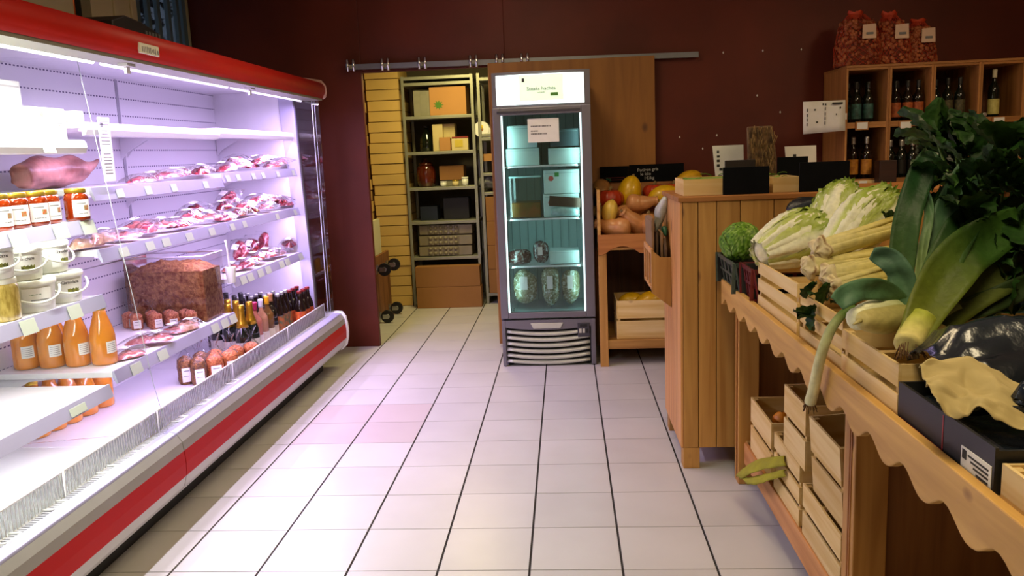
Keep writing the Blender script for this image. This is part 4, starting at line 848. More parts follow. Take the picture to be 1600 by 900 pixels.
# paper on the door
p = thing('door_notice', 'small printed white notice taped on the fridge glass', 'notice', (-.15, FY+.02, 1.5))
a = at(824, 186, y=FY+.027); b = at(874, 221, y=FY+.027)
MB().box(a.x, b.x, FY+.0255, FY+.027, b.z, a.z).build('sheet', M_paper, p)
w, h = b.x-a.x, a.z-b.z; pr = MB()
for (u0, u1, v) in ((.10, .75, .68), (.10, .32, .48), (.10, .60, .36)):
    r = random.Random(int(v*100)); x = u0
    while x < u1: d = r.uniform(.02, .05); pr.box(a.x+w*x, a.x+w*min(u1, x+d), FY+.0248, FY+.0255, b.z+h*(v-.03), b.z+h*(v+.03)); x += d+.012
pr.build('print', M_greyink, p)['kind'] = 'stuff'
# base grille with bowed louvres
MB().box(FX0+.01, FX1-.01, FY+.06, 6.05, .03, ZD0-.01).build('base_box', M_black, fr)
bz0, bz1 = zf(571), zf(500); gxa, gxb = xf(791, 540), xf(924, 540)
MB().box(FX0+.002, gxa, FY+.005, FY+.06, bz0, bz1).build('base_side', M_fr, fr, bevel=.004); MB().box(gxb, FX1-.002, FY+.005, FY+.06, bz0, bz1).build('base_side', M_fr, fr, bevel=.004)
n = 16; v = []
for i in range(n+1):
    u = i/n; x = gxa+(gxb-gxa)*u; s = 1-(2*u-1)**2; zz = zf(511)-.022*s
    v += [(x, FY+.005, zz), (x, FY+.005, bz1), (x, FY+.05, bz1), (x, FY+.05, zz)]
MB().add(v, [(i*4+k, i*4+(k+1) % 4, i*4+4+(k+1) % 4, i*4+4+k) for i in range(n) for k in range(4)]+[(0, 1, 2, 3), (n*4+3, n*4+2, n*4+1, n*4)]).build('base_header', M_fr, fr)
M_lou = mat('pale_louvre', hx('c4c6b8'), .3, .3, var=.05)
for k in range(6):
    v = []; zc0 = zf(517+9.2*k)
    for i in range(n+1):
        u = i/n; x = gxa+.008+(gxb-gxa-.016)*u; s = 1-(2*u-1)**2; zc = zc0-.024*s+(.006 if k == 5 else 0)*s; hh = .0085+.004*s
        v += [(x, FY+.004, zc-hh), (x, FY+.022, zc+hh), (x, FY+.040, zc+hh), (x, FY+.022, zc-hh)]
    MB().add(v, [(i*4+q, i*4+(q+1) % 4, i*4+4+(q+1) % 4, i*4+4+q) for i in range(n) for q in range(4)]+[(0, 1, 2, 3), (n*4+3, n*4+2, n*4+1, n*4)], True).build('louvre', M_lou, fr)
x0, x1, z0, z1 = zb(829, 880, 504, 514, FY); MB().prism([(x0+.02, z0), (x1-.02, z0), (x1, z1), (x0, z1)], 'y', FY-.002, FY+.006).build('badge_plate', M_lou, fr, bevel=.003)
x0, x1, z0, z1 = zb(903, 921, 504, 526, FY); cp = MB().box(x0, x1, FY-.004, FY+.02, z0, z1).build('control_panel', M_frd, fr, bevel=.003)
w = x1-x0; h = z1-z0
MB().box(x0+w*.2, x1-w*.2, FY-.005, FY-.004, z0+h*.70, z1-h*.08).build('display', M_black, cp)
for k in range(3): MB().box(x0+w*(.12+.28*k), x0+w*(.12+.28*k)+w*.2, FY-.006, FY-.004, z0+h*.28, z0+h*.58).build('switch', M_lou if k != 2 else M_black, cp)
for x in (FX0+.05, FX1-.05):
    for y in (FY+.08, 5.98): MB().lathe([(.02, 0), (.02, .032)], 10, (x, y, 0)).build('foot', M_black, fr)
text('10', 'lettering', M_frd, .03, frame_m((xf(801, 485), FY+.028, zf(484)), (1, 0, 0), (0, 0, 1)), door)
SF = [zf(259), zf(343), zf(418), zf(487)]
for z in SF[:3]:
    s = MB().box(FX0+.04, FX1-.04, FY+.075, 6.02, z-.010, z-.006).build('shelf', M_white, fr); MB().tube([(FX0+.045, FY+.075, z-.002), (FX1-.045, FY+.075, z-.002)], .006, 6).build('shelf_lip', M_white, s)
M_frost = mat('frosted_carton', hx('bcd6d2'), .6, var=.08, scale=(10, 10, 10)); SB = SF[3]-.004
def fbox(label, px0, px1, py0, py1, z0, d=.22, m=M_frost, y=FY+.12):
    a = at(px0, py1, y=y); b = at(px1, py0, y=y); t = thing('frozen_carton', label, 'carton', ((a.x+b.x)/2, y, z0)); MB().box(a.x, b.x, y, y+d, z0, b.z).build('body', m, t, bevel=.004)
    MB().box(a.x+.01, b.x-.01, y-.0008, y, z0+(b.z-z0)*.86, z0+(b.z-z0)*.875).build('flap_line', mat('flap_line', hx('8aa8a6'), .6), t)
    return t, a, b
fbox('frosted carton at lower left of the top fridge shelf', 791, 842, 231, 257, SF[0]+.005); fbox('frosted carton resting upper left on the top fridge shelf', 793, 838, 195, 230, zf(231)-.004+.009)
fbox('frosted carton at right of the top fridge shelf', 857, 906, 230, 256, SF[0]+.005)
fbox('dark carton on the right carton of the top fridge shelf', 860, 904, 200, 229, zf(231)+.006, m=mat('dark_teal_carton', hx('2c4248'), .6))
M_red2 = mat('red_sticker', hx('b84a44'), .5); M_grn2 = mat('green_sticker', hx('2f8a3a'), .5)
z_ = SF[1]+.005
for k, (l, py0, py1) in enumerate((('white carton with red and green stickers, lower right in the fridge', 302, 340), ('white carton with red and green stickers, stacked upper right in the fridge', 264, 300))):
    t, a, b = fbox(l, 850, 905, py0, py1, z_); z_ = b.z+.002; cz = b.z-.045; yy = FY+.12
    MB().lathe([(.018, 0), (.018, .001)], 14).build('red_sticker', M_red2, t).matrix_parent_inverse = wmat(t).inverted() @ Matrix.Translation((a.x+.05, yy-.0005, cz-.012)) @ Matrix.Rotation(HP, 4, 'X')
    MB().box(a.x+.075, a.x+.105, yy-.0012, yy, cz, cz+.028).build('green_sticker', M_grn2, t)
t = thing('frozen_bag', 'frosty bag with a dark brown header card in the fridge', 'bag', (.05, FY+.09, SF[1])); a = at(858, 326, y=FY+.085); b = at(906, 304, y=FY+.085)
MB().hexa([(a.x, FY+.085, a.z+.018), (b.x, FY+.085, a.z), (b.x, FY+.087, a.z), (a.x, FY+.087, a.z+.018)], [(a.x+.005, FY+.085, b.z), (b.x+.003, FY+.085, b.z-.022), (b.x+.003, FY+.087, b.z-.022), (a.x+.005, FY+.087, b.z)]).build('header_card', mat('brown_card', hx('3a2410'), .6, var=.2), t)
blob(10, 12, [(a.x+.01, FY+.1, SF[1]+.035), ((a.x+b.x)/2, FY+.1, SF[1]+.042), (b.x-.015, FY+.1, SF[1]+.03)], lambda u: (.018*math.sin(pi*(u*.8+.1))**.5, .034*math.sin(pi*(u*.8+.1))**.5), nz=.3).build('bag', mat('frosty_plastic', hx('a8cfcd'), .3, var=.3, scale=(30, 30, 30), bump=.6), t)
t = thing('clear_tray', 'tall clear box with amber contents at left in the fridge', 'box', (-.35, FY+.2, SF[1])); x0, x1, z0, z1 = zb(798, 844, 277, 340, FY+.13); z0 = SF[1]+.004
MB().box(x0+.005, x1-.005, FY+.136, FY+.36, z0+.003, z0+.105).build('contents', mat('amber_food', hx('8a6a18'), .4, col2=hx('b8641c'), scale=(14, 14, 14), coat=.4), t, bevel=.006)
bx = MB().box(x0, x1, FY+.13, FY+.37, z0, z1); bx.build('clear_box', glass('clear_box', (.82, .90, .90), .3, .05, .06), t)
MB().box(x0-.004, x1+.004, FY+.125, FY+.375, z1, z1+.012).build('lid', mat('frosty_lid', hx('8fb8b8'), .3), t, bevel=.004)
fbox('white carton at right of the third fridge shelf', 859, 905, 391, 416, SF[2]+.005)
MF = [meatmat('frozen_dark_meat', hx('3a1a18'), hx('5a3a34'), hx('9ab0ac'), 40), meatmat('frozen_green_mix', hx('5a5a34'), hx('8a8a68'), hx('c8d8d0'), 45)]
def fbag(label, px, py0, py1, w, y, m, lab_=True, seed=1, zb0=0):
    p = at(px, py1, y=y); q = at(px, py0, y=y); h = (q.z-p.z); t = thing('frozen_food_bag', label, 'bag', (p.x, y, zb0)); zc = zb0+h/2
    blob(10, 14, [(p.x-w/2, y+.02, zc-.004), (p.x, y, zc), (p.x+w/2, y+.02, zc-.004)], lambda u: (.03*math.sin(pi*(u*.86+.07))**.6, h/2*math.sin(pi*(u*.86+.07))**.5*.98), nz=.35, nk=seed).build('contents', m, t)
    MB().grid(8, 8, lambda u, v: (p.x+(u-.5)*w*1.02, y-.036-.006*nz3(u*7, v*7, seed)+.04*abs(u-.5), zb0+v*h*1.15)).build('film', M_film, t)
    if lab_:
        l = MB().box(p.x-w*.2, p.x+w*.12, y-.048, y-.046, zc-.01, zc+h*.30).build('paper_label', M_paper, t)
    return t
fbag('dark frozen meat bag at left of the third fridge shelf', 812, 392, 417, .16, FY+.14, MF[0], False, 2, SF[2]+.002); fbag('frozen meat bag with white label on the third fridge shelf', 846, 381, 417, .10, FY+.14, MF[0], True, 3, SF[2]+.002)
for k, (px, w) in enumerate(((822, .16), (862, .12), (893, .12))): fbag(['left', 'middle', 'right'][k]+' frozen vegetable bag with white labels on the fridge floor', px, 424, 484, w, FY+.14, MF[1] if k else MF[1], True, 5+k, zf(484))
# ================================================================== pumpkin table
TYF = 5.42
def scallop_poly(u0, u1, ztop, zb_, amp, n, per, ph=0, ends=None):
    pts = [(u0, ztop), (u0, zb_-amp)]
    for i in range(n+1):
        u = u0+(u1-u0)*i/n; s = abs(math.sin(pi*(u-u0+ph)/per)); pts.append((u, zb_-amp+amp*1.0*(s**.8)))
    pts += [(u1, zb_-amp), (u1, ztop)]; return pts
tb = thing('pumpkin_table', 'pine produce bin table with scalloped apron and lower shelf by the fridge', 'table', (.6, 5.75, 0))
TX0_, TX1_ = .205, 1.30
MB().box(TX0_, TX0_+.055, TYF, TYF+.055, 0, .78).build('leg', M_pine_z, tb, bevel=.003); MB().box(TX1_-.055, TX1_, TYF, TYF+.055, 0, .78).build('leg', M_pine_z, tb, bevel=.003)
MB().box(TX0_, TX0_+.055, 6.03, 6.085, 0, .78).build('leg', M_pine_z, tb, bevel=.003); MB().box(TX1_-.055, TX1_, 6.03, 6.085, 0, .78).build('leg', M_pine_z, tb, bevel=.003)
ap = [(TX0_, .905), (TX0_, .765)]
for i in range(41):
    u = i/40; x = TX0_+(TX1_-TX0_)*u; d = x-TX0_; ap.append((x, .770+.055*(math.sin(pi*min(1, max(0, (d-.04)/.24)))**.8 if .04 < d < .28 else .35*abs(math.sin(pi*(d-.28)/.24)) if d >= .28 else 0)))
ap += [(TX1_, .905)]
MB().prism(ap, 'y', TYF-.012, TYF+.008).build('apron', wood('pine_apron', hx('b8783c'), hx('9c5c28'), 'x', kdens=.12), tb, bevel=.002)
MB().box(TX0_, TX0_+.02, TYF, 6.09, .765, 1.20).build('bin_side', M_pine_y, tb, bevel=.002); MB().box(TX1_-.02, TX1_, TYF, 6.09, .765, 1.2).build('bin_side', M_pine_y, tb, bevel=.002)
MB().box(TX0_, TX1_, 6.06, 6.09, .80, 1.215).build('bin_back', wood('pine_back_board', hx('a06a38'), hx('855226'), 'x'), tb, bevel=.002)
MB().hexa([(TX0_, TYF, .80), (TX1_, TYF, .80), (TX1_, TYF, .815), (TX0_, TYF, .815)], [(TX0_, 6.06, 1.0), (TX1_, 6.06, 1.0), (TX1_, 6.06, 1.015), (TX0_, 6.06, 1.015)]).build('bin_floor', M_pine_x, tb)
for k in range(6):
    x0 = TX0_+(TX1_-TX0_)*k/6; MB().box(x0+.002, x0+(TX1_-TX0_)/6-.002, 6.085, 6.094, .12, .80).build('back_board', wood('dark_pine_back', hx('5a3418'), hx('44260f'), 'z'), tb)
MB().box(TX0_+.03, TX1_-.02, TYF+.01, 6.06, .12, .182).build('lower_shelf', M_pine_x, tb, bevel=.003)
# pumpkins and squashes
MQ = vcol('squash_skin', .38, .12, 25, .12, coat=.25)
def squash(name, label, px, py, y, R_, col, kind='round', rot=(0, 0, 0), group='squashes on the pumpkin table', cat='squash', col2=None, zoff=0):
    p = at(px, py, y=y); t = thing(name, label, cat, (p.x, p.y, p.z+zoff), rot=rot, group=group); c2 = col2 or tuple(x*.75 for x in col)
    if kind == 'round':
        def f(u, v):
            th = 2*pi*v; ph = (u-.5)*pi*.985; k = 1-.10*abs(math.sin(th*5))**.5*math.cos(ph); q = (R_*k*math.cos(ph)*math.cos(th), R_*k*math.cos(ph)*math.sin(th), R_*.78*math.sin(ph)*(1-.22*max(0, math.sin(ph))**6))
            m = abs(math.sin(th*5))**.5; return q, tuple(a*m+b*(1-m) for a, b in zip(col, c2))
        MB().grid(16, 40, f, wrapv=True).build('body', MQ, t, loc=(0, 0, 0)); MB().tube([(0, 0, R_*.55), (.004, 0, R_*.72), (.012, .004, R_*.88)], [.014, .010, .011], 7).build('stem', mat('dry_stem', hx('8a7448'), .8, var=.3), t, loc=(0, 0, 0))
    elif kind == 'nut':   # butternut with a bent neck
        L_ = R_*4.6; path = [(-L_*.42, 0, 0), (-L_*.3, 0, .0), (-L_*.1, 0, .0), (L_*.12, .0, .01*1), (L_*.3, 0, .025), (L_*.42, 0, .03)]
        def rad(u): a = R_*(.15+.98*math.sin(pi*min(1, u*1.5+.06))**.6 if u < .42 else .72+.26*math.cos((u-.42)*6)) if u < .93 else R_*.72*math.cos((u-.93)/.07*HP*.92); return (a, a)
        blob(26, 18, path, rad, lambda u, v, th: tuple(a*(1-.2*u)+b*.2*u for a, b in zip(col, c2))).build('body', MQ, t, loc=(0, 0, 0))
        MB().tube([(L_*.41, 0, .03), (L_*.45, 0, .035)], [.012, .009], 7).build('stem', mat('dry_stem', hx('8a7448'), .8, var=.3), t, loc=(0, 0, 0))
    else:                  # oval spaghetti squash
        L_ = R_*3.0; blob(22, 18, [(-L_/2, 0, 0), (0, 0, .006), (L_/2, 0, 0)], lambda u: (R_*max(.02, math.sin(pi*u))**.62, R_*max(.02, math.sin(pi*u))**.62), lambda u, v, th: tuple(a*(.9+.1*math.cos(th*8)) for a in col)).build('body', MQ, t, loc=(0, 0, 0))
        MB().tube([(L_*.48, 0, 0), (L_*.54, 0, .006)], [.010, .008], 7).build('stem', mat('dry_stem', hx('8a7448'), .8, var=.3), t, loc=(0, 0, 0))
    return t
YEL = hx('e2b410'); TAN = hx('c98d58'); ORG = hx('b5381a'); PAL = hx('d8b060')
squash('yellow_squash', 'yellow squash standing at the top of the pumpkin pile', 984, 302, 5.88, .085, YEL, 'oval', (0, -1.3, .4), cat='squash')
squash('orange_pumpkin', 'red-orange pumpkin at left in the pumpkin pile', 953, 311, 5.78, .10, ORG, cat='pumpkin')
squash('yellow_squash', 'small upright yellow squash leaning on the left butternut', 954, 331, 5.56, .055, hx('e0bc50'), 'oval', (0, -1.35, .3))
squash('butternut_squash', 'butternut squash at the front left of the pumpkin table', 957, 356, 5.53, .063, TAN, 'nut', (0, 0, 2.9))
squash('butternut_squash', 'curved butternut squash at the front middle of the pumpkin table', 990, 349, 5.55, .062, TAN, 'nut', (0, -.45, -2.6), zoff=.01)
squash('butternut_squash', 'long butternut squash lying across the top front of the pile', 1003, 318, 5.66, .055, TAN, 'nut', (0, .12, .1), zoff=.0)
squash('round_squash', 'round tan squash behind the front butternuts', 1012, 342, 5.60, .058, hx('c58a52'), cat='squash')
squash('butternut_squash', 'butternut squash at the front right beside the hanging box', 1028, 354, 5.52, .055, TAN, 'nut', (0, 0, .2))
squash('yellow_squash', 'oval yellow squash with green stem at the right of the pile', 1037, 307, 5.82, .075, YEL, 'oval', (0, -.2, .1))
squash('orange_pumpkin', 'orange-red pumpkin at the back middle of the pile', 1022, 300, 5.93, .085, ORG, cat='pumpkin')
squash('orange_pumpkin', 'orange-red pumpkin at the back right of the pile', 1052, 298, 5.95, .08, hx('c04a1c'), cat='pumpkin')
squash('pale_squash', 'tan ringed squash in the back left corner of the bin', 939, 298, 5.97, .075, hx('b08048'), 'oval', (0, -.4, 1.4))
squash('yellow_squash', 'yellow squash propped on the back right bin corner', 1075, 285, 5.98, .075, hx('d8a81c'), 'oval', (0, -.5, .2))
squash('green_squash', 'pale squash half hidden behind the small yellow squash', 936, 330, 5.65, .06, hx('a08048'), 'round')
squash('butternut_squash', 'butternut squash half buried under the middle of the pile', 985, 335, 5.72, .065, hx('b8804c'), 'nut', (0, 0, .9))
# blackboards behind the bin
def board(name, label, a, b, y, d=.012, m=None, tilt=0, cat='blackboard'):
    A = at(*a, y=y); B = at(*b, y=y); t = thing(name, label, cat, ((A.x+B.x)/2, y, B.z)); MB().box(A.x, B.x, y, y+d, B.z, A.z).build('slate', m or M_chalk, t, bevel=.002); return t, A, B
M_chalkw = mat('chalk_white', (.55, .57, .55), .9, var=.3); M_chalkr = mat('chalk_red', hx('5a1c20'), .9); M_chalkg = mat('chalk_green', hx('2a6a50'), .9)
t, A, B = board('price_board', 'left slate price board with faint red chalk behind the pumpkins', (937, 261), (983, 283), 6.07)
z0 = (A.z+B.z)/2; MB().box(A.x+.04, B.x-.03, 6.0685, 6.07, z0-.03, z0-.024).box(A.x+.07, B.x-.02, 6.0685, 6.07, z0-.045, z0-.040).build('red_chalk', M_chalkr, t); text('1kg', 'chalk_lettering', M_chalkg, .03, frame_m((A.x+.06, 6.069, B.z+.02), (1, 0, 0), (0, 0, 1)), t)
t, A, B = board('price_board', 'right slate price board with white chalk lettering behind the pumpkins', (983, 258), (1069, 282), 6.075)
for i, (s, z_, x_) in enumerate((('Potiron gris', .70, .34), ('le kilo', .46, .30), ('1€/kg', .22, .36))): text(s, 'chalk_lettering', M_chalkw, .032, frame_m((A.x+(B.x-A.x)*x_, 6.074, B.z+(A.z-B.z)*z_), (1, 0, .03), (0, 0, 1)), t)
# ---- crates: nailed slats on corner posts
def crate(name, label, x0, x1, y0, y1, z0, z1, rows=3, group='wooden crates', rot=None, gap=.018, tint=None, floor_=True):
    t = thing(name, label, 'crate', ((x0+x1)/2, (y0+y1)/2, z0), group=group); h = (z1-z0-gap*(rows-1))/rows; th = .007
    for k in range(rows):
        a = z0+k*(h+gap); b = a+h
        MB().box(x0, x0+th, y0, y1, a, b).build('slat', M_pale_y, t); MB().box(x1-th, x1, y0, y1, a, b).build('slat', M_pale_y, t)
        MB().box(x0+th, x1-th, y0+.001, y0+.001+th, a, b).build('slat', M_pale_x, t); MB().box(x0+th, x1-th, y1-.001-th, y1-.001, a, b).build('slat', M_pale_x, t)
    for x in (x0+th, x1-th-.018):
        for y in (y0+th+.001, y1-th-.019): MB().box(x, x+.018, y, y+.018, z0, z1-.004).build('corner_post', M_pale_z, t)
    if floor_:
        n = 4; w = (x1-x0-2*th)/n
        for k in range(n): MB().box(x0+th+k*w+.002, x0+th+(k+1)*w-.002, y0+th+.002, y1-th-.002, z0+.003, z0+.009).build('floor_slat', M_pale_y, t)
    if rot is not None:
        t.rotation_euler = rot
    return t
a = at(963, 470, y=5.47); b = at(1055, 530, y=5.47)
crate('wooden_crate', 'pine crate of yellow squashes on the lower shelf of the pumpkin table', a.x, a.x+.50, 5.46, 5.80, .184, a.z, 2, None)
squash('yellow_squash', 'left yellow squash in the crate under the pumpkin table', 987, 472, 5.66, .065, YEL, 'oval', (0, 0, .2), 'squashes in the lower crate')
squash('yellow_squash', 'right yellow squash in the crate under the pumpkin table', 1015, 473, 5.58, .075, hx('dba810'), 'oval', (0, -.35, .1), 'squashes in the lower crate')
# ================================================================== plank cabinet
CX0, CX1, CYF, CYB, CZT = .507, 1.75, 3.607, 4.20, 1.225
cb = thing('plank_cabinet', 'tall pine plank counter cabinet with worn feet beside the vegetable stand', 'cabinet', (1.1, 3.9, 0))
edges = [CX0, .575, .655, .757, .900, 1.04, 1.18, 1.32, 1.46, 1.6, CX1]
for a, b in zip(edges, edges[1:]): MB().box(a+.0015, b-.0015, CYF, CYF+.022, .10, CZT).build('front_plank', M_pine_z, cb, bevel=.0025)
yy = [CYF+.0, 3.70, 3.80, 3.905, 4.01, 4.11, CYB]
M_side = wood('pine_side', hx('d29a5e'), hx('bb8044'), 'z')
for a, b in zip(yy, yy[1:]): MB().box(CX0-.012, CX0, a+.001, b-.001, .10, CZT).build('side_plank', M_side, cb, bevel=.002)
MB().box(CX0, CX1, CYF+.022, CYB, .10, .13).box(CX0, CX1, CYB-.02, CYB, .13, CZT).box(CX1-.02, CX1, CYF+.022, CYB-.02, .13, CZT).build('carcass', M_pine_z, cb)
MB().box(CX0-.02, CX1, CYF-.012, CYB, CZT, CZT+.022).build('top', wood('pine_top', hx('b07438'), hx('945a24'), 'x'), cb, bevel=.003)
for x in (CX0-.002, CX1-.09):
    for y in (CYF+.002, CYB-.08): MB().box(x, x+.075, y, y+.075, 0, .10).build('foot', M_pine_z, cb, bevel=.003)
# hanging bag box on the cabinet side
hb = thing('bag_holder', 'small pine holder box fixed on the cabinet side', 'holder', (.475, 4.1, .7))
hx0, hx1, hy0, hy1 = .400, .494, 3.90, 4.28
MB().prism([(hx0+.0, .775), (hx1, .70), (hx1, .945), (hx0+.045, .945), (hx0, .985)], 'y', hy0, hy0+.012).build('front_plate', M_pine_z, hb, bevel=.002)
MB().prism([(hx0, .775), (hx1, .70), (hx1, .945), (hx0, .985)], 'y', hy1-.012, hy1).build('rear_plate', M_pine_z, hb)
for (z0, z1) in ((.775, .80), (.96, .985)): MB().box(hx0, hx0+.01, hy0+.012, hy1-.012, z0, z1).build('side_rail', M_side, hb)
for y in (hy0+.012, 4.03, 4.15, hy1-.03): MB().box(hx0, hx0+.01, y, y+.018, .80, .96).build('side_stile', M_side, hb)
MB().hexa([(hx0, hy0+.012, .775), (hx1, hy0+.012, .70), (hx1, hy0+.012, .712), (hx0, hy0+.012, .787)], [(hx0, hy1-.012, .775), (hx1, hy1-.012, .70), (hx1, hy1-.012, .712), (hx0, hy1-.012, .787)]).build('bottom', M_pine_y, hb)
M_bag = mat('brown_paper_bag', hx('8a6a48'), .8, var=.15, scale=(12, 12, 12), bump=.3); M_bagd = mat('dark_paper_bag', hx('5f4a36'), .8, var=.2)
for k, (x, y0, y1, z0, z1, m_, l) in enumerate(((.414, 3.95, 4.26, .80, 1.13, M_bag, 'tallest brown paper bag nearest the aisle in the pine holder'), (.434, 3.96, 4.25, .80, 1.06, M_bagd, 'dark paper bag second from the aisle in the pine holder'), (.456, 3.95, 4.24, .80, 1.06, M_bag, 'third paper bag from the aisle in the pine holder'), (.472, 3.925, 4.0, .79, 1.03, M_bagd, 'front paper bag with slanted top in the pine holder'))):
    t = thing('paper_bag', l, 'bag', (x, (y0+y1)/2, z0), group='paper bags in the holder')
    MB().prism([(y0, z0), (y1, z0), (y1, z1-.01), ((y0+y1)/2, z1+.006), (y0, z1-(.05 if k == 3 else .0))], 'x', x-.006, x+.006).build('folded_paper', m_, t, bevel=.002); MB().prism([(y0+.005, z1-.06), (y1-.005, z1-.06), (y1-.005, z1-.015), (y0+.005, z1-.015)] if k != 3 else [(y0+.005, z0+.05), (y1-.005, z0+.05), (y1-.005, z0+.1), (y0+.005, z0+.1)], 'x', x-.0075, x+.0075).build('fold', m_, t)
t = thing('plastic_bag_roll', 'crumpled white and green plastic bag tucked in the pine holder', 'bag', (.48, 4.1, 1.0)); M_wp = mat('white_plastic_bag', hx('c8c8c0'), .35, var=.3, scale=(25, 25, 25), bump=.6)
blob(12, 12, [(.468, 4.12, .99), (.455, 4.1, 1.09), (.47, 4.06, 1.17), (.485, 4.02, 1.22)], lambda u: (.022*math.sin(pi*(u*.8+.1)), .03*math.sin(pi*(u*.8+.1))), nz=.7).build('white_film', M_wp, t)
blob(8, 10, [(.478, 3.985, 1.04), (.478, 4.02, 1.07), (.478, 4.06, 1.06)], lambda u: (.016*math.sin(pi*(u*.8+.1)), .018*math.sin(pi*(u*.8+.1))), nz=.5).build('green_film', mat('green_plastic_bag', hx('1c5a40'), .4, var=.3), t)
# things on the cabinet
ZT = CZT+.0225
M_leaf = mat('salad_green', hx('4a7a1a'), .5, col2=hx('86a83a'), scale=(30, 30, 30))
def tray(label, px0, px1, pyt, y, d, z0=ZT):
    a = at(px0, pyt, y=y); b = at(px1, pyt, y=y); t = thing('wooden_tray', label, 'tray', ((a.x+b.x)/2, y, z0), group='low wooden trays on the cabinet'); h = a.z
    MB().box(a.x, b.x, y, y+.008, z0, h).build('slat', M_pale_x, t); MB().box(a.x, b.x, y+d-.008, y+d, z0, h).build('slat', M_pale_x, t); MB().box(a.x, a.x+.008, y+.008, y+d-.008, z0, h).build('slat', M_pale_y, t); MB().box(b.x-.008, b.x, y+.008, y+d-.008, z0, h).build('slat', M_pale_y, t); MB().box(a.x+.008, b.x-.008, y+.008, y+d-.008, z0, z0+.006).build('floor_slat', M_pale_x, t)
    return a.x, b.x, h
def greens(label, x0, x1, y0, y1, z, n, seed, base):
    t = thing('salad_leaves', label, 'salad', ((x0+x1)/2, (y0+y1)/2, base)); r = random.Random(seed)
    MB().box(x0, x1, y0, y1, base, z-.01).build('leaf_heap', M_leaf, t, bevel=.01)
    for k in range(n):
        c = Vector((r.uniform(x0, x1), r.uniform(y0, y1), z+r.uniform(-.02, .01))); a = r.uniform(0, 6.3); L_ = r.uniform(.03, .055); d = Vector((math.cos(a), math.sin(a), r.uniform(.1, .6))).normalized(); s = d.cross(Vector((0, 0, 1))).normalized()
        MB().grid(4, 2, lambda u, v: c+d*(u*L_)+s*((v-.5)*.022*math.sin(pi*(u*.85+.1)))+Vector((0, 0, -.02*u*u+.006*abs(v-.5)))).build('leaf', M_leaf, t)
x0, x1, h = tray('low wooden tray of salad leaves on the cabinet corner', 1068, 1200, 281, 3.68, .28); greens('green salad leaves in the corner tray', x0+.03, x1-.03, 3.72, 3.93, h+.008, 14, 3, ZT+.008)
x0, x1, h = tray('low wooden tray behind the wide blackboards', 1208, 1249, 277, 3.70, .22); greens('green leaves in the small tray between the blackboards', x0+.012, x1-.03, 3.72, 3.90, h+.004, 7, 5, ZT+.008)
board('blackboard_sign', 'blank black sign standing on the cabinet before the corner tray', (1130, 262), (1202, 305), 3.655); board('blackboard_sign', 'wide blank black sign on the cabinet behind the cabbages', (1250, 254), (1327, 302), 3.66)
board('blackboard_sign', 'black sign with faint marks behind the wide blank sign', (1215, 246), (1262, 300), 3.93); board('blackboard_sign', 'reddish black sign behind the blank corner sign', (1133, 251), (1180, 300), 3.975, m=mat('dark_red_sign', hx('1c0a0a'), .6))
def sheet(label, a, b, y, marks, lean=.0):
    A = at(*a, y=y); B = at(*b, y=y); t = thing('paper_sign', label, 'sign', ((A.x+B.x)/2, y, B.z)); MB().hexa([(A.x+.02, y, B.z), (B.x, y, B.z), (B.x, y+.002, B.z), (A.x+.02, y+.002, B.z)], [(A.x, y+lean, A.z), (B.x-.006, y+lean, A.z), (B.x-.006, y+lean+.002, A.z), (A.x, y+lean+.002, A.z)]).build('sheet', M_paper, t)
    m = MB()
    for (u, v, du, dv) in marks: m.box(A.x+(B.x-A.x)*u, A.x+(B.x-A.x)*(u+du), y-.001+lean*v, y+.0005+lean*v, B.z+(A.z-B.z)*(v-dv), B.z+(A.z-B.z)*v)
    m.build('print', M_ink, t)['kind'] = 'stuff'; return t
sheet('white printed card with small square pictures at left on the cabinet', (1113, 228), (1163, 290), 4.05, [(.14, .88, .07, .06), (.14, .76, .09, .05), (.14, .66, .09, .06), (.14, .55, .09, .07), (.22, .45, .1, .06), (.18, .28, .12, .16)])
sheet('white card with two dark marks behind the right blackboards', (1226, 229), (1276, 290), 4.05, [(.26, .80, .10, .06), (.14, .68, .10, .06)])
t = thing('dried_herb_bundle', 'brown dried flower bundle wrapped in clear film on the cabinet', 'dried plant', (.92, 3.99, ZT)); a = at(1168, 198, y=4.0); b = at(1207, 198, y=4.0)
MB().prism([(a.x+.012, ZT), (b.x+.022, ZT), (b.x+.02, (ZT+a.z)/2), (b.x, a.z), (a.x, a.z), (a.x+.005, (ZT+a.z)/2)], 'y', 3.99, 4.03).build('stalks', mat('dried_stalks', hx('7a5a34'), .8, col2=hx('3a2614'), scale=(60, 60, 25), bump=1, bscale=(80, 80, 40)), t, bevel=.008)
st = MB(); r = random.Random(8)
for k in range(60):
    x = r.uniform(a.x+.01, b.x+.01); z = r.uniform(ZT+.05, a.z); st.tube([(x, 3.988, z-.03), (x+r.uniform(-.012, .012), 3.978, z+r.uniform(0, .02))], .0015, 4)
st.build('straw', mat('straw', hx('a8864e'), .8, var=.4), t)['kind'] = 'stuff'; MB().grid(6, 8, lambda u, v: (a.x-.004+(b.x-a.x+.03)*u, 3.972+.006*nz3(u*6, v*8, 2), ZT+.003+(a.z-ZT+.02)*v)).build('film', M_film, t)
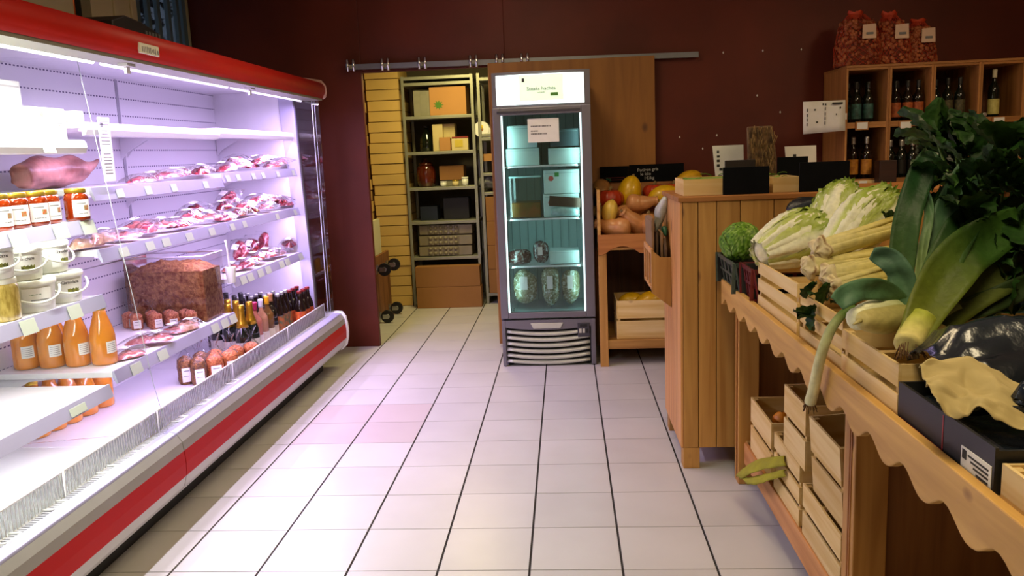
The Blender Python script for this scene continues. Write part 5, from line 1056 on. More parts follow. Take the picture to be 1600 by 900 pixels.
# ================================================================== wine rack
WX0, WYF, WYB = 1.884, 5.70, 6.185
wr = thing('wine_rack', 'pigeonhole pine wine rack against the maroon wall', 'rack', (2.6, 5.94, 0)); M_rack = wood('rack_pine', hx('b07a42'), hx('94602e'), 'z', kdens=.05); M_rackx = wood('rack_pine_cross', hx('b07a42'), hx('94602e'), 'x', kdens=.05); M_rackb = wood('rack_back', hx('6a3f22'), hx('553018'), 'x', knots=False)
cols = [1.884, 2.166, 2.447, 2.749, 3.03, 3.31]; rows = [.06, .43, .80, 1.175, 1.552, 1.930]
for i, x in enumerate(cols): 
    for x0 in ([x] if i == 0 else [x-.014] if i == 5 else [x-.0145, x+.0005]): MB().box(x0, x0+.014, WYF, WYB, 0, 1.93).build('upright_panel', M_rack, wr, bevel=.001)
for j, z in enumerate(rows):
    for x, x1 in zip(cols, cols[1:]): MB().box(x+.0148, x1-.0148, WYF+.003, WYB-.008, z-.016, z).build('shelf_board', M_rackx, wr, bevel=.001)
MB().box(cols[0], cols[-1], WYB-.008, WYB, .04, 1.92).build('back_panel', M_rackb, wr)
for x, x1 in zip(cols, cols[1:]):
    for j in (3, 4): MB().box(x+.0148, x1-.0148, WYF+.002, WYF+.012, rows[j], rows[j]+.022).build('front_lip', M_rackx, wr)
for px, py in ((1348, 196), (1416, 195), (1562, 188)):
    p = at(px, py, y=WYF-.02); s = MB().box(p.x-.042, p.x+.042, WYF-.012, WYF-.001, p.z-.030, p.z+.026).build('tag_holder', M_rackx, wr); MB().box(p.x-.034, p.x+.034, WYF-.014, WYF-.012, p.z-.022, p.z+.020).build('price_card', M_paper, s)
MB().box(cols[0]-.002, cols[-1], WYF-.004, WYB, 1.93, 1.946).build('top_board', M_rackx, wr, bevel=.002)
z4, z3 = rows[4]+.001, rows[3]+.001
wb = lambda n, l, l2, gm=M_dkglass, H=.29, cap=M_blk, lz=(.16, .50), kind='wine', R_=.034: bottle('wine_bottle', H, R_, gm, cap, lab(n, l, l2), kind, lz)
def cell(proto, pts, desc, z, group):
    pts = sorted(pts, key=lambda q: pxof(q[0], q[1], z+.1))
    for k, (x, y) in enumerate(pts): place(proto, k, (x, y, z), (0, 0, 0), '%s %s' % (ORD[k], desc), 'bottle', group)
tl = wb('teal', '3f6f6a', '26423f'); cell(tl, [(1.985, 5.80), (2.075, 5.83), (1.965, 5.90), (2.04, 5.93), (2.11, 5.95)], 'teal-labelled bottle from the left in the first upper pigeonhole', z4, 'teal-labelled bottles')
og = wb('orange', 'b5602c', '8a4018', M_brglass, .285); cell(og, [(2.32, 5.79), (2.39, 5.79), (2.285, 5.88), (2.245, 5.80)], 'orange-labelled bottle from the left in the second upper pigeonhole', z4, 'orange-labelled bottles')
ol = wb('olive', '5a5434', '34301c', M_dkglass, .29); cell(ol, [(2.585, 5.80), (2.665, 5.80), (2.545, 5.89), (2.63, 5.90)], 'olive-labelled bottle from the left in the third upper pigeonhole', z4, 'olive-labelled bottles')
wc = wb('cream', 'cfc878', 'b8b060', M_dkglass, .33, mat('cream_capsule', hx('d8d2b8'), .5), (.12, .42), R_=.036); place(wc, 0, (2.88, 5.79, z4), (0, 0, 0), 'bottle with cream capsule and yellow label alone in the fourth upper pigeonhole', 'bottle')
lyb = bottle('wine_bottle', .29, .036, M_dkglass, M_cap, None); place(lyb, 0, (2.80, 6.02, z4+.037), (HP, 0, 0), 'dark bottle lying on its side in the fourth upper pigeonhole', 'bottle')
yl = wb('amber', 'c88a2c', 'a8681c', M_brglass, .30, M_cap); cell(yl, [(1.985, 5.83), (2.065, 5.80), (2.02, 5.92), (2.095, 5.90)], 'amber-labelled bottle from the left in the first lower pigeonhole', z3, 'amber-labelled bottles')
nk = wb('black', '14100e', '0a0806', M_dkglass, .27, M_cap); cell(nk, [(2.22, 5.80), (2.295, 5.80), (2.37, 5.80), (2.26, 5.89), (2.34, 5.89)], 'black-labelled bottle from the left in the second lower pigeonhole', z3, 'black-labelled bottles')
t = thing('wooden_case', 'dark wooden wine case in front of the lower pigeonholes', 'box', (2.2, 5.60, 0)); x0, x1, z0, z1 = zb(1373, 1402, 250, 302, 5.60)
M_dkw = wood('dark_case_wood', hx('3a1c10'), hx('2a120a'), 'x'); MB().box(x0, x1, 5.60, 5.69, z0-.2, z1).build('front_board', M_dkw, t, bevel=.003); MB().box(x0+.02, x1-.02, 5.61, 5.68, 0, z0-.2).build('stand', M_dkw, t)
t = thing('price_card', 'tan shelf card below the amber-labelled bottles', 'card', (2.0, 5.68, 1.1)); x0, x1, z0, z1 = zb(1325, 1373, 281, 296, 5.685)
MB().box(x0, x1, 5.683, 5.695, z0, z1).build('card_board', M_pale_x, t); MB().box(x0+(x1-x0)*.36, x0+(x1-x0)*.62, 5.6815, 5.683, z0+.03, z1-.003).build('white_tag', M_paper, t)
# notice clipped on the rack's side
t = thing('wall_notice', 'white paper notice with dark marks clipped beside the wine rack', 'notice', (1.72, 5.6, 1.6)); a = at(1255, 159, y=5.66); b = at(1320, 207, y=5.66); w, h = b.x-a.x, a.z-b.z
MB().grid(6, 4, lambda u, v: (a.x+w*u+.006*(1-v), 5.668+.012*math.sin(u*3)-.006*v, b.z+h*v+.012*u*(1-v))).build('sheet', M_paper, t, thick=.0015)
pm = MB()
def mk(u, v, du, dv): 
    y = 5.664+.012*math.sin(u*3)-.006*v-.0015; pm.box(a.x+w*u, a.x+w*(u+du), y, y+.001, b.z+h*(v-dv), b.z+h*v)
for v in (.78, .62, .48, .34): mk(.095, v, .02, .10); mk(.53, v+.03, .02, .10)
mk(.27, .76, .04, .05); mk(.33, .38, .04, .05); mk(.47, .93, .03, .06); mk(.53, .92, .03, .06); mk(.87, .80, .03, .06); mk(.79, .60, .02, .05)
pm.build('print', M_ink, t)['kind'] = 'stuff'; MB().box(a.x+w*.69, a.x+w*.93, 5.655, 5.664, b.z+h*.885, b.z+h*.94).build('clip', M_black, t)
MB().box(1.80, 1.884, 5.672, 5.676, (a.z+b.z)/2-.02, (a.z+b.z)/2+.02).build('tape', M_paper, t)
# nets of nuts on the rack
M_nut = mat('nut_shells', hx('b0663a'), .6, col2=hx('7a3418'), scale=(20, 20, 20), objvar=.1); M_net = mat('orange_net', hx('c43c14'), .6, var=.2)
nutp = MB().lathe([(.002, -.016), (.010, -.012), (.0145, 0), (.010, .013), (.002, .017)], 6)
def sack(label, x, y, w, d, h, seed):
    z0 = 1.947; t = thing('nut_sack', label, 'sack', (x, y, z0), group='orange net sacks on the wine rack'); r = random.Random(seed)
    def prof(u): return (1.02 if u < .12 else 1.0) * (1-.42*max(0, u-.35)**1.2*1.6) if u < .86 else .52*(1-(u-.86)*4.2)+.1
    def S(u, v):
        th = 2*pi*v; c, s = math.cos(th), math.sin(th); c = math.copysign(abs(c)**.7, c); s = math.copysign(abs(s)**.7, s); k = prof(u)*(1+.06*nz3(c*2, s*2, u*4, seed))
        return Vector((x+w/2*c*k+.02*math.sin(u*2+seed), y+d/2*s*k, z0+h*u))
    MB().grid(12, 20, lambda u, v: S(u*.84, v)*1.0 if True else 0, wrapv=True).build('filling', mat('dark_nut_fill', hx('6a2a14'), .8, var=.3), t)
    nm = MB()
    for k in range(240):
        u = r.uniform(.03, .84); v = r.uniform(.40, 1.10); p = S(u, v % 1); R3 = Matrix.Rotation(r.uniform(0, 3), 3, 'X') @ Matrix.Rotation(r.uniform(0, 3), 3, 'Z'); nm.add([p+R3 @ Vector(q) for q in nutp.v], nutp.f, True)
    nm.build('nuts', M_nut, t)['kind'] = 'stuff'
    ne = MB()
    for k in range(26):
        for sgn in (1, -1):
            pts = []
            for i in range(9): u = .02+.96*i/8; q = S(u, (k/26+sgn*u*.35) % 1); c0 = Vector((x, y, q.z)); pts.append(c0+(q-c0)*1.09)
            ne.tube(pts, .0016, 3, caps=False)
    ne.build('net', M_net, t)['kind'] = 'stuff'
    tf = MB(); tf.grid(4, 10, lambda u, v: (x+.02*math.sin(2+seed)+(.035+.03*u+.012*math.sin(v*25))*math.cos(2*pi*v)*.9, y+.03*math.sin(2*pi*v), z0+h*(.90+.14*u)+.012*math.sin(v*31+seed)), wrapv=True); tf.build('tied_top', M_net, t)
    l = S(.62, .78)+Vector((0, -.022, 0)); MB().hexa([(l.x-.045, l.y-.018, l.z-.045), (l.x+.045, l.y-.018, l.z-.045), (l.x+.045, l.y-.016, l.z-.045), (l.x-.045, l.y-.016, l.z-.045)], [(l.x-.04, l.y-.006, l.z+.045), (l.x+.045, l.y-.006, l.z+.05), (l.x+.045, l.y-.004, l.z+.05), (l.x-.04, l.y-.004, l.z+.045)]).build('paper_label', mat('pink_paper_label', hx('d8b8a0'), .7, var=.1), t)
    MB().box(l.x-.02, l.x+.025, l.y-.0195, l.y-.0185, l.z-.02, l.z-.005).build('label_print', M_greyink, t)
sack('left orange net sack of nuts on the wine rack', 1.985, 5.86, .27, .20, .35, 1); sack('middle orange net sack of nuts on the wine rack', 2.225, 5.86, .20, .19, .335, 2); sack('right orange net sack of nuts on the wine rack', 2.425, 5.88, .18, .18, .285, 3)
# ================================================================== vegetable stand
vs = thing('vegetable_stand', 'long pine vegetable stand with scalloped apron along the right side', 'stand', (1.0, 2.2, 0))
SY0, SY1, AX = .55, 3.53, .660
ap = [(SY0, .894), (SY0, .79)]; n = 170
for i in range(n+1):
    y = SY0+(SY1-SY0)*i/n; ph = ((y-2.158)/.1835) % 1; ap.append((y, .783+.036*(math.cos(pi*ph)**2 if ph > .5 else (math.cos(pi*ph)**2)**1.4)+(.0)))
ap += [(SY1, .894)]
MB().prism(ap, 'x', AX, AX+.022).build('apron', wood('pine_stand_apron', hx('cfa258'), hx('b08440'), 'y', fine=20, kdens=.08), vs, bevel=.003)
for k in range(5):
    x0 = AX+.022+k*.15; MB().box(x0+.001, x0+.149, SY0, SY1, .862, .880).build('top_plank', M_pine_y, vs, bevel=.002)
for (y0, y1) in ((3.42, 3.50), (2.02, 2.105), (.60, .685)):
    for x in (.715, 1.33): MB().box(x, x+.085, y0, y1, 0, .862).build('leg', M_pine_z, vs, bevel=.003)
    if y0 > 1:
        for d in (.022, .036): MB().box(.7125, .7155, y0+d, y0+d+.007, .02, .83).build('leg_moulding', wood('pine_moulding', hx('a06a30'), hx('8a5522'), 'z', knots=False), vs)
MB().box(.745, 1.35, SY0, 3.44, .165, .200).build('lower_shelf', M_pine_y, vs, bevel=.004)
MB().box(.735, .757, SY0, 3.40, .105, .200).build('shelf_edge', wood('pine_shelf_edge', hx('c88e56'), hx('a86e38'), 'y'), vs, bevel=.003)
M_dkpine = wood('brown_pine_back', hx('8a5c30'), hx('704622'), 'z', kdens=.08)  # dark brown pine for back planks and partitions
y = SY0
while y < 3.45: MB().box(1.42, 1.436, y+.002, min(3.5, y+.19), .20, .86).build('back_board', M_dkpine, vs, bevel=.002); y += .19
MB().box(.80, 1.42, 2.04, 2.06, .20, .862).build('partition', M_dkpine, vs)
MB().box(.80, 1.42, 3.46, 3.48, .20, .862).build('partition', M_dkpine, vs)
TOPZ = .881
# ---- crates on the stand
def plastic_crate(name, label, x0, x1, y0, y1, z0, z1, m, fl=.02):
    t = thing(name, label, 'crate', ((x0+x1)/2, (y0+y1)/2, z0))
    def wall(a, b, n, nm):
        a = Vector(a); b = Vector(b); o = (Vector((a.y-b.y, b.x-a.x, 0))).normalized()
        if o.dot((a+b)/2-Vector(((x0+x1)/2, (y0+y1)/2, 0))) < 0: o = -o
        for (f0, f1) in ((0, .14), (.46, .54), (.86, 1)):
            q = []
            for f in (f0, f1): e = o*(-fl*(1-f)); q.append((a+e+Vector((0, 0, z0+(z1-z0)*f)), b+e+Vector((0, 0, z0+(z1-z0)*f))))
            d = o*-.006; MB().hexa([q[0][0], q[0][1], q[0][1]+d, q[0][0]+d], [q[1][0], q[1][1], q[1][1]+d, q[1][0]+d]).build('rail', m, t)
        e0 = o*(-fl-.007); d = o*-.003; e1 = o*-.007; zz0 = Vector((0, 0, z0)); zz1 = Vector((0, 0, z1-.004))
        MB().hexa([a+e0+zz0, b+e0+zz0, b+e0+d+zz0, a+e0+d+zz0], [a+e1+zz1, b+e1+zz1, b+e1+d+zz1, a+e1+d+zz1]).build('wall_sheet', mat(m.name+'_sheet', (.012, .012, .012), .6, var=.3), t)
        for k in range(n+1):
            c = a+(b-a)*(k/n); u = (b-a).normalized()*.007; e0 = o*(-fl); e1 = Vector((0, 0, 0)); d = o*-.005
            p0 = c+e0+Vector((0, 0, z0)); p1 = c+e1+Vector((0, 0, z1)); MB().hexa([p0-u, p0+u, p0+u+d, p0-u+d], [p1-u, p1+u, p1+u+d, p1-u+d]).build('rib', m, t)
    wall((x0, y0, 0), (x0, y1, 0), 5, 'l'); wall((x1, y1, 0), (x1, y0, 0), 5, 'r'); wall((x1, y0, 0), (x0, y0, 0), 5, 'f'); wall((x0, y1, 0), (x1, y1, 0), 5, 'b')
    MB().box(x0+fl, x1-fl, y0+fl, y1-fl, z0, z0+.006).build('crate_floor', m, t); return t
plastic_crate('green_plastic_crate', 'dark green plastic crate holding the savoy cabbage', .650, 1.0, 3.205, 3.575, TOPZ, 1.005, mat('green_crate_plastic', hx('46524a'), .45, var=.15))
plastic_crate('maroon_plastic_crate', 'maroon plastic crate under the front Chinese cabbage', .672, 1.05, 2.985, 3.195, TOPZ, 1.012, mat('maroon_crate_plastic', hx('6a1c20'), .4, var=.15))
crate('wooden_crate', 'pale wooden crate on the stand beneath the Chinese cabbages', .688, 1.18, 2.47, 2.975, TOPZ, 1.045, 3, 'wooden crates on the stand')
crate('wooden_crate', 'pale wooden crate on the stand beneath the celery', .695, 1.18, 2.08, 2.46, TOPZ, 1.02, 3, 'wooden crates on the stand')
crate('wooden_crate', 'pale wooden crate of leeks on the stand', .690, 1.20, 1.715, 2.07, TOPZ, .995, 2, 'wooden crates on the stand', gap=.016)
crate('wooden_crate', 'cream wooden crate corner at the right picture edge on the stand', .695, 1.15, .90, 1.305, TOPZ, .94, 1, 'wooden crates on the stand')
# ---- leaf vegetables
MLV = vcol('leaf_vegetable', .5, .14, 45, .25, spec=.22); mixc = lambda a, b, t: tuple(x+(y-x)*max(0, min(1, t)) for x, y in zip(a, b))
W_, PG, YG, DG = hx('e6e6cf'), hx('c2cc7a'), hx('9db03c'), hx('6f8a26')
def napa(label, base, tip, R_, seed, nl=11, dark=0):
    base = Vector(base); tip = Vector(tip); ax = (tip-base); L_ = ax.length; t = thing('chinese_cabbage', label, 'cabbage', base, group='Chinese cabbages'); ax.normalize(); s = ax.cross(Vector((0, 0, 1))).normalized(); n = s.cross(ax)
    def prof(u): return R_*(.50+.50*math.sin(min(1, u/.62)*HP)) if u < .62 else R_*max(.12, math.cos((u-.62)/.40*HP)**.55)
    def P(u, th, r): return base+ax*(u*L_)+(s*math.cos(th)+n*math.sin(th))*r
    MB().grid(14, 16, lambda u, v: (P(.02+u*.94, 2*pi*v, prof(.02+u*.94)*.93), mixc(W_, YG, u*1.4-.2)), wrapv=True).build('heart', MLV, t)
    MB().grid(5, 18, lambda u, v: (base+ax*(-.004+.03*u)+(s*math.cos(2*pi*v)+n*math.sin(2*pi*v))*(R_*.56*(u**.6)+.001), mixc(hx('d8cfa8'), W_, u)), wrapv=True).build('stem_end', MLV, t)
    for k in range(nl):
        th0 = 2*pi*k/nl*1.0+seed+(k % 2)*.2; wd = .95 if k % 2 else .75; off = .96+.07*((k*7) % 5)/4; top = .97+.05*((k*5) % 3)
        def f(u, v):
            vv = v*2-1; uu = u*top; w = wd*(.65+.45*math.sin(min(1, uu)*pi*.62)); fr = max(0, uu-.35)*abs(vv)**1.5
            r = prof(min(.985, uu))*off*(1+.05*math.cos(vv*5)*max(0, .9-uu))+fr*.028*math.sin(vv*17+uu*23+seed+k)+.009*nz3(uu*13, vv*8, k, seed)*(.3+uu)+(.012*max(0, uu-.9)*10)+.006*(abs(vv)<.22)*(1-uu)
            rib = max(0, 1-abs(vv)/(.62-.5*uu)) if uu < 1.2 else 0; vein = .5+.5*math.sin(vv*14+uu*18*(1 if vv > 0 else -1)); vein = max(0, vein-.75)*2*(1-uu*.4)
            c = mixc(mixc(PG, YG, uu*1.5-.2), DG, (uu-.45)*1.3+dark+.25*nz3(uu*9, vv*7, k)); c = mixc(c, W_, min(1, rib*2.4*(1.15-uu*.75)+vein*.5)); return P(min(1.01, uu), th0+vv*w, r), c
        MB().grid(18, 16, f).build('leaf', MLV, t)
    return t
napa('front Chinese cabbage with white base towards the aisle', at(1186, 398, y=2.93), at(1290, 352, y=3.05), .098, 1)
napa('rear left Chinese cabbage with yellow-green rounded top', at(1282, 385, y=2.98), at(1322, 295, y=3.22), .088, 2.3)
napa('right Chinese cabbage with broad white ribs and frilly top', at(1296, 400, y=2.78), at(1388, 305, y=2.95), .088, 4.1)
t = thing('savoy_cabbage', 'wrinkled green savoy cabbage in the green crate', 'cabbage', at(1158, 378, y=3.40)); c = at(1158, 377, y=3.40); Rs = .083
def sv(k0, ca, sa, sc):
    def f(u, v):
        ph = (u-.5)*pi*.98; th = 2*pi*v; d = Vector((math.cos(ph)*math.cos(th), math.cos(ph)*math.sin(th), math.sin(ph)))
        n1 = nz3(d.x*9, d.y*9, d.z*9, k0); n2 = abs(nz3(d.x*5, d.y*5, d.z*5, k0+3)); vein = max(0, 1-n2*9); r = Rs*sc*(1+.055*n1-.03*vein); q = c+d*r; q.z = c.z+(q.z-c.z)*.95
        return q, mixc(mixc(hx('2f5410'), hx('6a9428'), .5+n1*1.2), hx('a8c46a'), vein*.7)
    return f
MB().grid(44, 72, sv(1, 0, 0, 1), wrapv=True).build('head', MLV, t)
for k, (a0, w0) in enumerate(((3.3, 1.3), (4.6, 1.2), (2.2, 1.2))):
    g_ = sv(4+k, 0, 0, 1.07); MB().grid(16, 20, lambda u, v: g_(.08+.55*u*(1-.35*abs(2*v-1)**2), ((a0+w0*(v-.5))/(2*pi)) % 1)).build('outer_leaf', MLV, t)
# celery: fanned pale stalks with ragged root ends
CE0, CE1, CE2 = hx('d8cf98'), hx('c9b860'), hx('b5a94a')
def celery(label, base, tip, R_, seed, ns=9, tuft=True):
    base = Vector(base); tip = Vector(tip); ax = tip-base; L_ = ax.length; t = thing('celery_bunch', label, 'celery', base, group='celery bunches'); ax.normalize(); s = ax.cross(Vector((0, 0, 1))).normalized(); n = s.cross(ax); r = random.Random(seed)
    for k in range(ns):
        a = 2*pi*k/ns+seed; rr = R_*(.62 if k % 3 else .28); sp = r.uniform(.9, 1.35); ll = L_*r.uniform(.9, 1.05); wob = r.uniform(-.012, .012)
        def f(u, v):
            th = 2*pi*v; k2 = rr*(.75+(sp-.75)*u); cen = base+ax*(u*ll)+(s*math.cos(a)+n*math.sin(a))*k2+n*(wob*u*u); rad_ = R_*.44*(1.15-.35*u)*(1 if u > .03 else .6)
            o = s*math.cos(a)+n*math.sin(a); w = -s*math.sin(a)+n*math.cos(a); rib = 1+.05*math.sin(th*7); q = cen+w*(math.cos(th)*rad_*1.25*rib)+o*(math.sin(th)*rad_*.62*rib)
            return q, mixc(mixc(CE0, CE1, u*1.1), CE2, .5+.5*math.sin(th*7)*.5-.4+.3*nz3(u*6, th, k))
        MB().grid(14, 14, f, wrapv=True).build('stalk', MLV, t)
    def cap(u, v):
        th = 2*pi*v; rr = R_*(1.05-.10*u*u)*(1-u**3)+.001; return base+ax*(.012-.03*u+.010*nz3(math.cos(th)*3*u, math.sin(th)*3*u, seed))+(s*math.cos(th)+n*math.sin(th))*rr*(1+.18*math.sin(th*5+seed)), mixc(hx('d6c79a'), hx('7a5230'), max(0, nz3(math.cos(th)*4*u, math.sin(th)*4*u, seed+2)*2.2))
    MB().grid(6, 24, cap, wrapv=True).build('root_end', MLV, t)
    return t
celery('top celery bunch lying with cut root towards the aisle', at(1280, 392, y=2.52), at(1402, 352, y=2.66), .040, 1)
celery('left celery bunch with browned root end', at(1262, 418, y=2.50), at(1390, 398, y=2.58), .034, 2, 8)
celery('middle celery bunch under the top one', at(1292, 432, y=2.42), at(1400, 412, y=2.48), .036, 3)
celery('lowest celery bunch resting on the crate edge', at(1300, 450, y=2.36), at(1400, 428, y=2.42), .032, 4, 8)
# straps: leek leaves
LK0, LK1, LK2, LK3 = hx('dcdcb8'), hx('9db06a'), hx('3f6a3a'), hx('1f3f24')
def catmull(P, u):
    s_ = u*(len(P)-1); i = min(int(s_), len(P)-2); f = s_-i; p0, p1, p2, p3 = P[max(i-1, 0)], P[i], P[i+1], P[min(i+2, len(P)-1)]
    return .5*((2*p1)+(p2-p0)*f+(2*p0-5*p1+4*p2-p3)*f*f+(3*p1-p0-3*p2+p3)*f**3)
def strap(parent, pts, w, c0, c1, fold=.25, tipw=.25, n=22, basew=.8, name='leaf', lit=0, roll=0):
    P = [at(a, b, y=y) for a, b, y in pts]
    def f(u, v):
        p = catmull(P, u); tg = (catmull(P, min(1, u+.02))-catmull(P, max(0, u-.02))).normalized(); vw = (CAM-p).normalized(); sd = tg.cross(vw).normalized(); nn = sd.cross(tg)
        sd = (sd*math.cos(roll)+nn*math.sin(roll)); nn = sd.cross(tg); ww = w*(basew+(1-basew)*min(1, u*2.5))*(1 if u < .65 else 1-(1-tipw)*((u-.65)/.35)**1.6); vv = v*2-1
        q = p+sd*(vv*ww/2)-nn*(fold*ww*(1-abs(vv))*.5)+nn*(.004*math.sin(u*14+vv*2)); st = .08*math.sin(vv*19); return q, tuple(max(0, x*(1+st)) for x in mixc(c0, c1, u*1.5))
    return MB().grid(n, 8, f).build(name, MLV, parent, thick=.0022)
def leek_body(t, pts, R0, R1, m=None, c0=LK0, c1=LK1, name='shaft'):
    P = [at(a, b, y=y) for a, b, y in pts]; return blob(20, 12, P, lambda u: ((R0+(R1-R0)*u)*(1 if .03 < u else .7),)*2, lambda u, v, th: tuple(x*(1+.05*math.sin(th*9)) for x in mixc(c0, c1, u*1.3-.15))).build(name, MLV, t)
G = 'leeks on the stand'
t = thing('leek', 'leek with the tall dark leaf standing left of the leafy greens', 'leek', at(1370, 480, y=1.95), group=G)
leek_body(t, [(1345, 492, 1.86), (1390, 470, 1.95), (1405, 440, 2.02)], .024, .026, c1=hx('8fa65a'))
strap(t, [(1400, 480, 1.98), (1408, 420, 2.0), (1418, 340, 2.03), (1440, 270, 2.08), (1455, 236, 2.1)], .062, hx('4a6434'), hx('1a3a1c'), tipw=.55)
strap(t, [(1432, 470, 1.97), (1440, 400, 2.0), (1452, 330, 2.05), (1440, 280, 2.1)], .022, hx('8a9a60'), hx('4a6a48'), tipw=.2, fold=.5)
t = thing('leek', 'leek with the bright broad leaf rising from its rooted base', 'leek', at(1425, 530, y=1.78), group=G)
leek_body(t, [(1418, 540, 1.74), (1428, 522, 1.77), (1440, 500, 1.80)], .030, .034, c0=hx('cfc37c'), c1=hx('9aa23a'))
strap(t, [(1428, 525, 1.75), (1455, 470, 1.80), (1500, 405, 1.86), (1545, 372, 1.92), (1600, 340, 1.98)], .105, hx('6a7020'), hx('2c4a18'), tipw=.6, fold=.35, basew=.55)
strap(t, [(1432, 500, 1.79), (1465, 430, 1.86), (1500, 360, 1.93), (1535, 320, 2.0)], .075, hx('4a6420'), hx('1c3a18'), tipw=.4, fold=.3, basew=.6)
rt = MB(); r = random.Random(6); bp = at(1420, 541, y=1.73)
for k in range(26): a = r.uniform(0, 6.3); rt.tube([bp+Vector((.02*math.cos(a), 0, .01*math.sin(a))), bp+Vector((.03*math.cos(a)+r.uniform(-.01, .01), -.02, -.012-r.uniform(0, .012)))], .0012, 3)
rt.build('roots', mat('leek_roots', hx('6a4a2c'), .9, var=.3), t)['kind'] = 'stuff'
t = thing('leek', 'leek whose pale blue-green leaf curls over the crate edge', 'leek', at(1340, 480, y=1.9), group=G)
leek_body(t, [(1335, 500, 1.84), (1375, 486, 1.90), (1412, 480, 1.95)], .026, .028, c1=hx('a8b070'))
strap(t, [(1412, 478, 1.93), (1385, 455, 1.89), (1350, 452, 1.86), (1322, 462, 1.84), (1308, 474, 1.83)], .050, hx('4f6e40'), hx('4c6e54'), tipw=.75, fold=.2)
strap(t, [(1418, 500, 1.90), (1412, 440, 1.92), (1392, 408, 1.93), (1362, 396, 1.94)], .055, hx('46663f'), hx('4a6a58'), tipw=.5, fold=.3)
t = thing('leek', 'leek with grey-green leaves pointing up beside the tall dark leaf', 'leek', at(1450, 440, y=2.0), group=G)
leek_body(t, [(1425, 500, 1.86), (1440, 470, 1.93), (1450, 440, 2.0)], .024, .026)
strap(t, [(1440, 490, 1.92), (1462, 410, 2.0), (1480, 330, 2.06), (1510, 250, 2.12)], .060, hx('6f8a5a'), hx('3a5a40'), tipw=.35, fold=.4)
strap(t, [(1450, 470, 1.95), (1485, 380, 2.04), (1512, 300, 2.1), (1522, 262, 2.12)], .062, hx('56744a'), hx('24402c'), tipw=.4, fold=.3)
t = thing('leek', 'leek with dark leaves trailing right behind the black plastic bag', 'leek', at(1500, 480, y=1.85), group=G)
leek_body(t, [(1440, 515, 1.84), (1465, 500, 1.86), (1490, 482, 1.88)], .024, .026)
strap(t, [(1470, 500, 1.83), (1530, 452, 1.88), (1590, 420, 1.93), (1650, 400, 1.98)], .085, hx('5a6420'), hx('3a4420'), tipw=.7, fold=.3)
strap(t, [(1490, 490, 1.86), (1550, 470, 1.88), (1640, 430, 1.92)], .055, hx('3a4a1c'), hx('28381c'), tipw=.6)
strap(t, [(1480, 450, 1.95), (1540, 370, 2.02), (1600, 320, 2.08), (1650, 300, 2.1)], .070, hx('3f5c30'), hx('1c3420'), tipw=.6)
t = thing('white_radish', 'two-toned pale daikon root lying in the leek crate', 'radish', at(1380, 505, y=1.85)); P_ = [at(1345, 500, y=1.80), at(1385, 500, y=1.86), at(1420, 488, y=1.92)]
blob(16, 14, P_, lambda u: (.032*math.sin(pi*(u*.88+.06))**.5,)*2, lambda u, v, th: mixc(hx('b8ac70'), hx('8f8a48'), u), nz=.08).build('root', MLV, t); MB().tube([P_[0], P_[0]+Vector((-.02, -.01, -.008))], [.006, .002], 6).build('tip', mat('radish_tip', hx('b8ac70'), .5), t)
t = thing('hanging_leek', 'slim leek drooping over the apron with its roots down', 'leek', at(1262, 632, y=2.1))
HPX = [(1338, 482, .72), (1318, 490, .69), (1300, 512, .655), (1286, 545, .635), (1277, 580, .632), (1271, 610, .632), (1266, 628, .632)]
P_ = [at(a, b, x=x) for a, b, x in HPX]
blob(30, 12, P_, lambda u: (.0145*(.75+.3*u), .0145*(.75+.3*u)), lambda u, v, th: tuple(x*(1+.06*math.sin(th*7)) for x in mixc(hx('4a6424'), hx('d8d4a8'), u*2-.35))).build('shaft', MLV, t)
rt = MB(); bp = P_[-1]
for k in range(30): a = r.uniform(0, 6.3); rt.tube([bp+Vector((.008*math.cos(a), .008*math.sin(a), 0)), bp+Vector((.018*math.cos(a), .018*math.sin(a), -.012-r.uniform(0, .018)))], .0012, 3)
rt.build('roots', mat('leek_roots', hx('6a4a2c'), .9), t)['kind'] = 'stuff'
# dark leaf scrap between celery and leeks
def leafmesh(L_, w, seed, lobes=5, cr=.012, nu=10, nv=8):
    def f(u, v):
        vv = v*2-1; ww = w*(math.sin(pi*(u*.92+.05))**.7)*(1+.10*math.sin(u*lobes*2*pi+abs(vv)))/2; q = (u*L_, vv*ww, cr*nz3(u*7, vv*4, seed)+.25*L_*(-(u-.3)**2)+.018*abs(vv)); m = max(0, 1-abs(vv)*6); return q, mixc(mixc(hx('142a0e'), hx('2a4c1c'), .5+nz3(u*6, vv*5, seed)), hx('4a6a34'), m*.5)
    return MB().grid(nu, nv, f).mesh('leaf', MLV)
LM = [leafmesh(.10, .075, 1), leafmesh(.085, .07, 2, 4), leafmesh(.115, .08, 3, 6), leafmesh(.07, .055, 4, 3)]
def leafbed(name, label, spots, cat, seed, scale=1.0, stems=True, aim=None):
    c0 = sum((p for p, _ in spots), Vector())/len(spots); t = thing(name, label, cat, (c0.x, c0.y, min(p.z for p, _ in spots))); r = random.Random(seed)
    for p, rad_ in spots:
        o = link('leaf', r.choice(LM), t); o.scale = (scale*r.uniform(.8, 1.3),)*3; d = (p-c0)+Vector((r.gauss(0, .08), r.gauss(0, .08)-.05, r.gauss(0, .06)+.04)); o.location = p; o.rotation_euler = d.to_track_quat('X', 'Z').to_euler(); o.rotation_euler.rotate_axis('X', r.uniform(-.9, .9)); o.matrix_parent_inverse = wmat(t).inverted()
    if stems:
        for k in range(10):
            p, _ = r.choice(spots); b = Vector((c0.x+r.uniform(-.05, .05), c0.y+r.uniform(-.04, .04), min(q.z for q, _ in spots)-.16)); MB().tube([b, (b+p)/2+Vector((r.uniform(-.02, .02), 0, .02)), p], [.007, .005, .003], 6).build('stem', mat('green_stem', hx('5a7a30'), .5, var=.2), t)
    return t
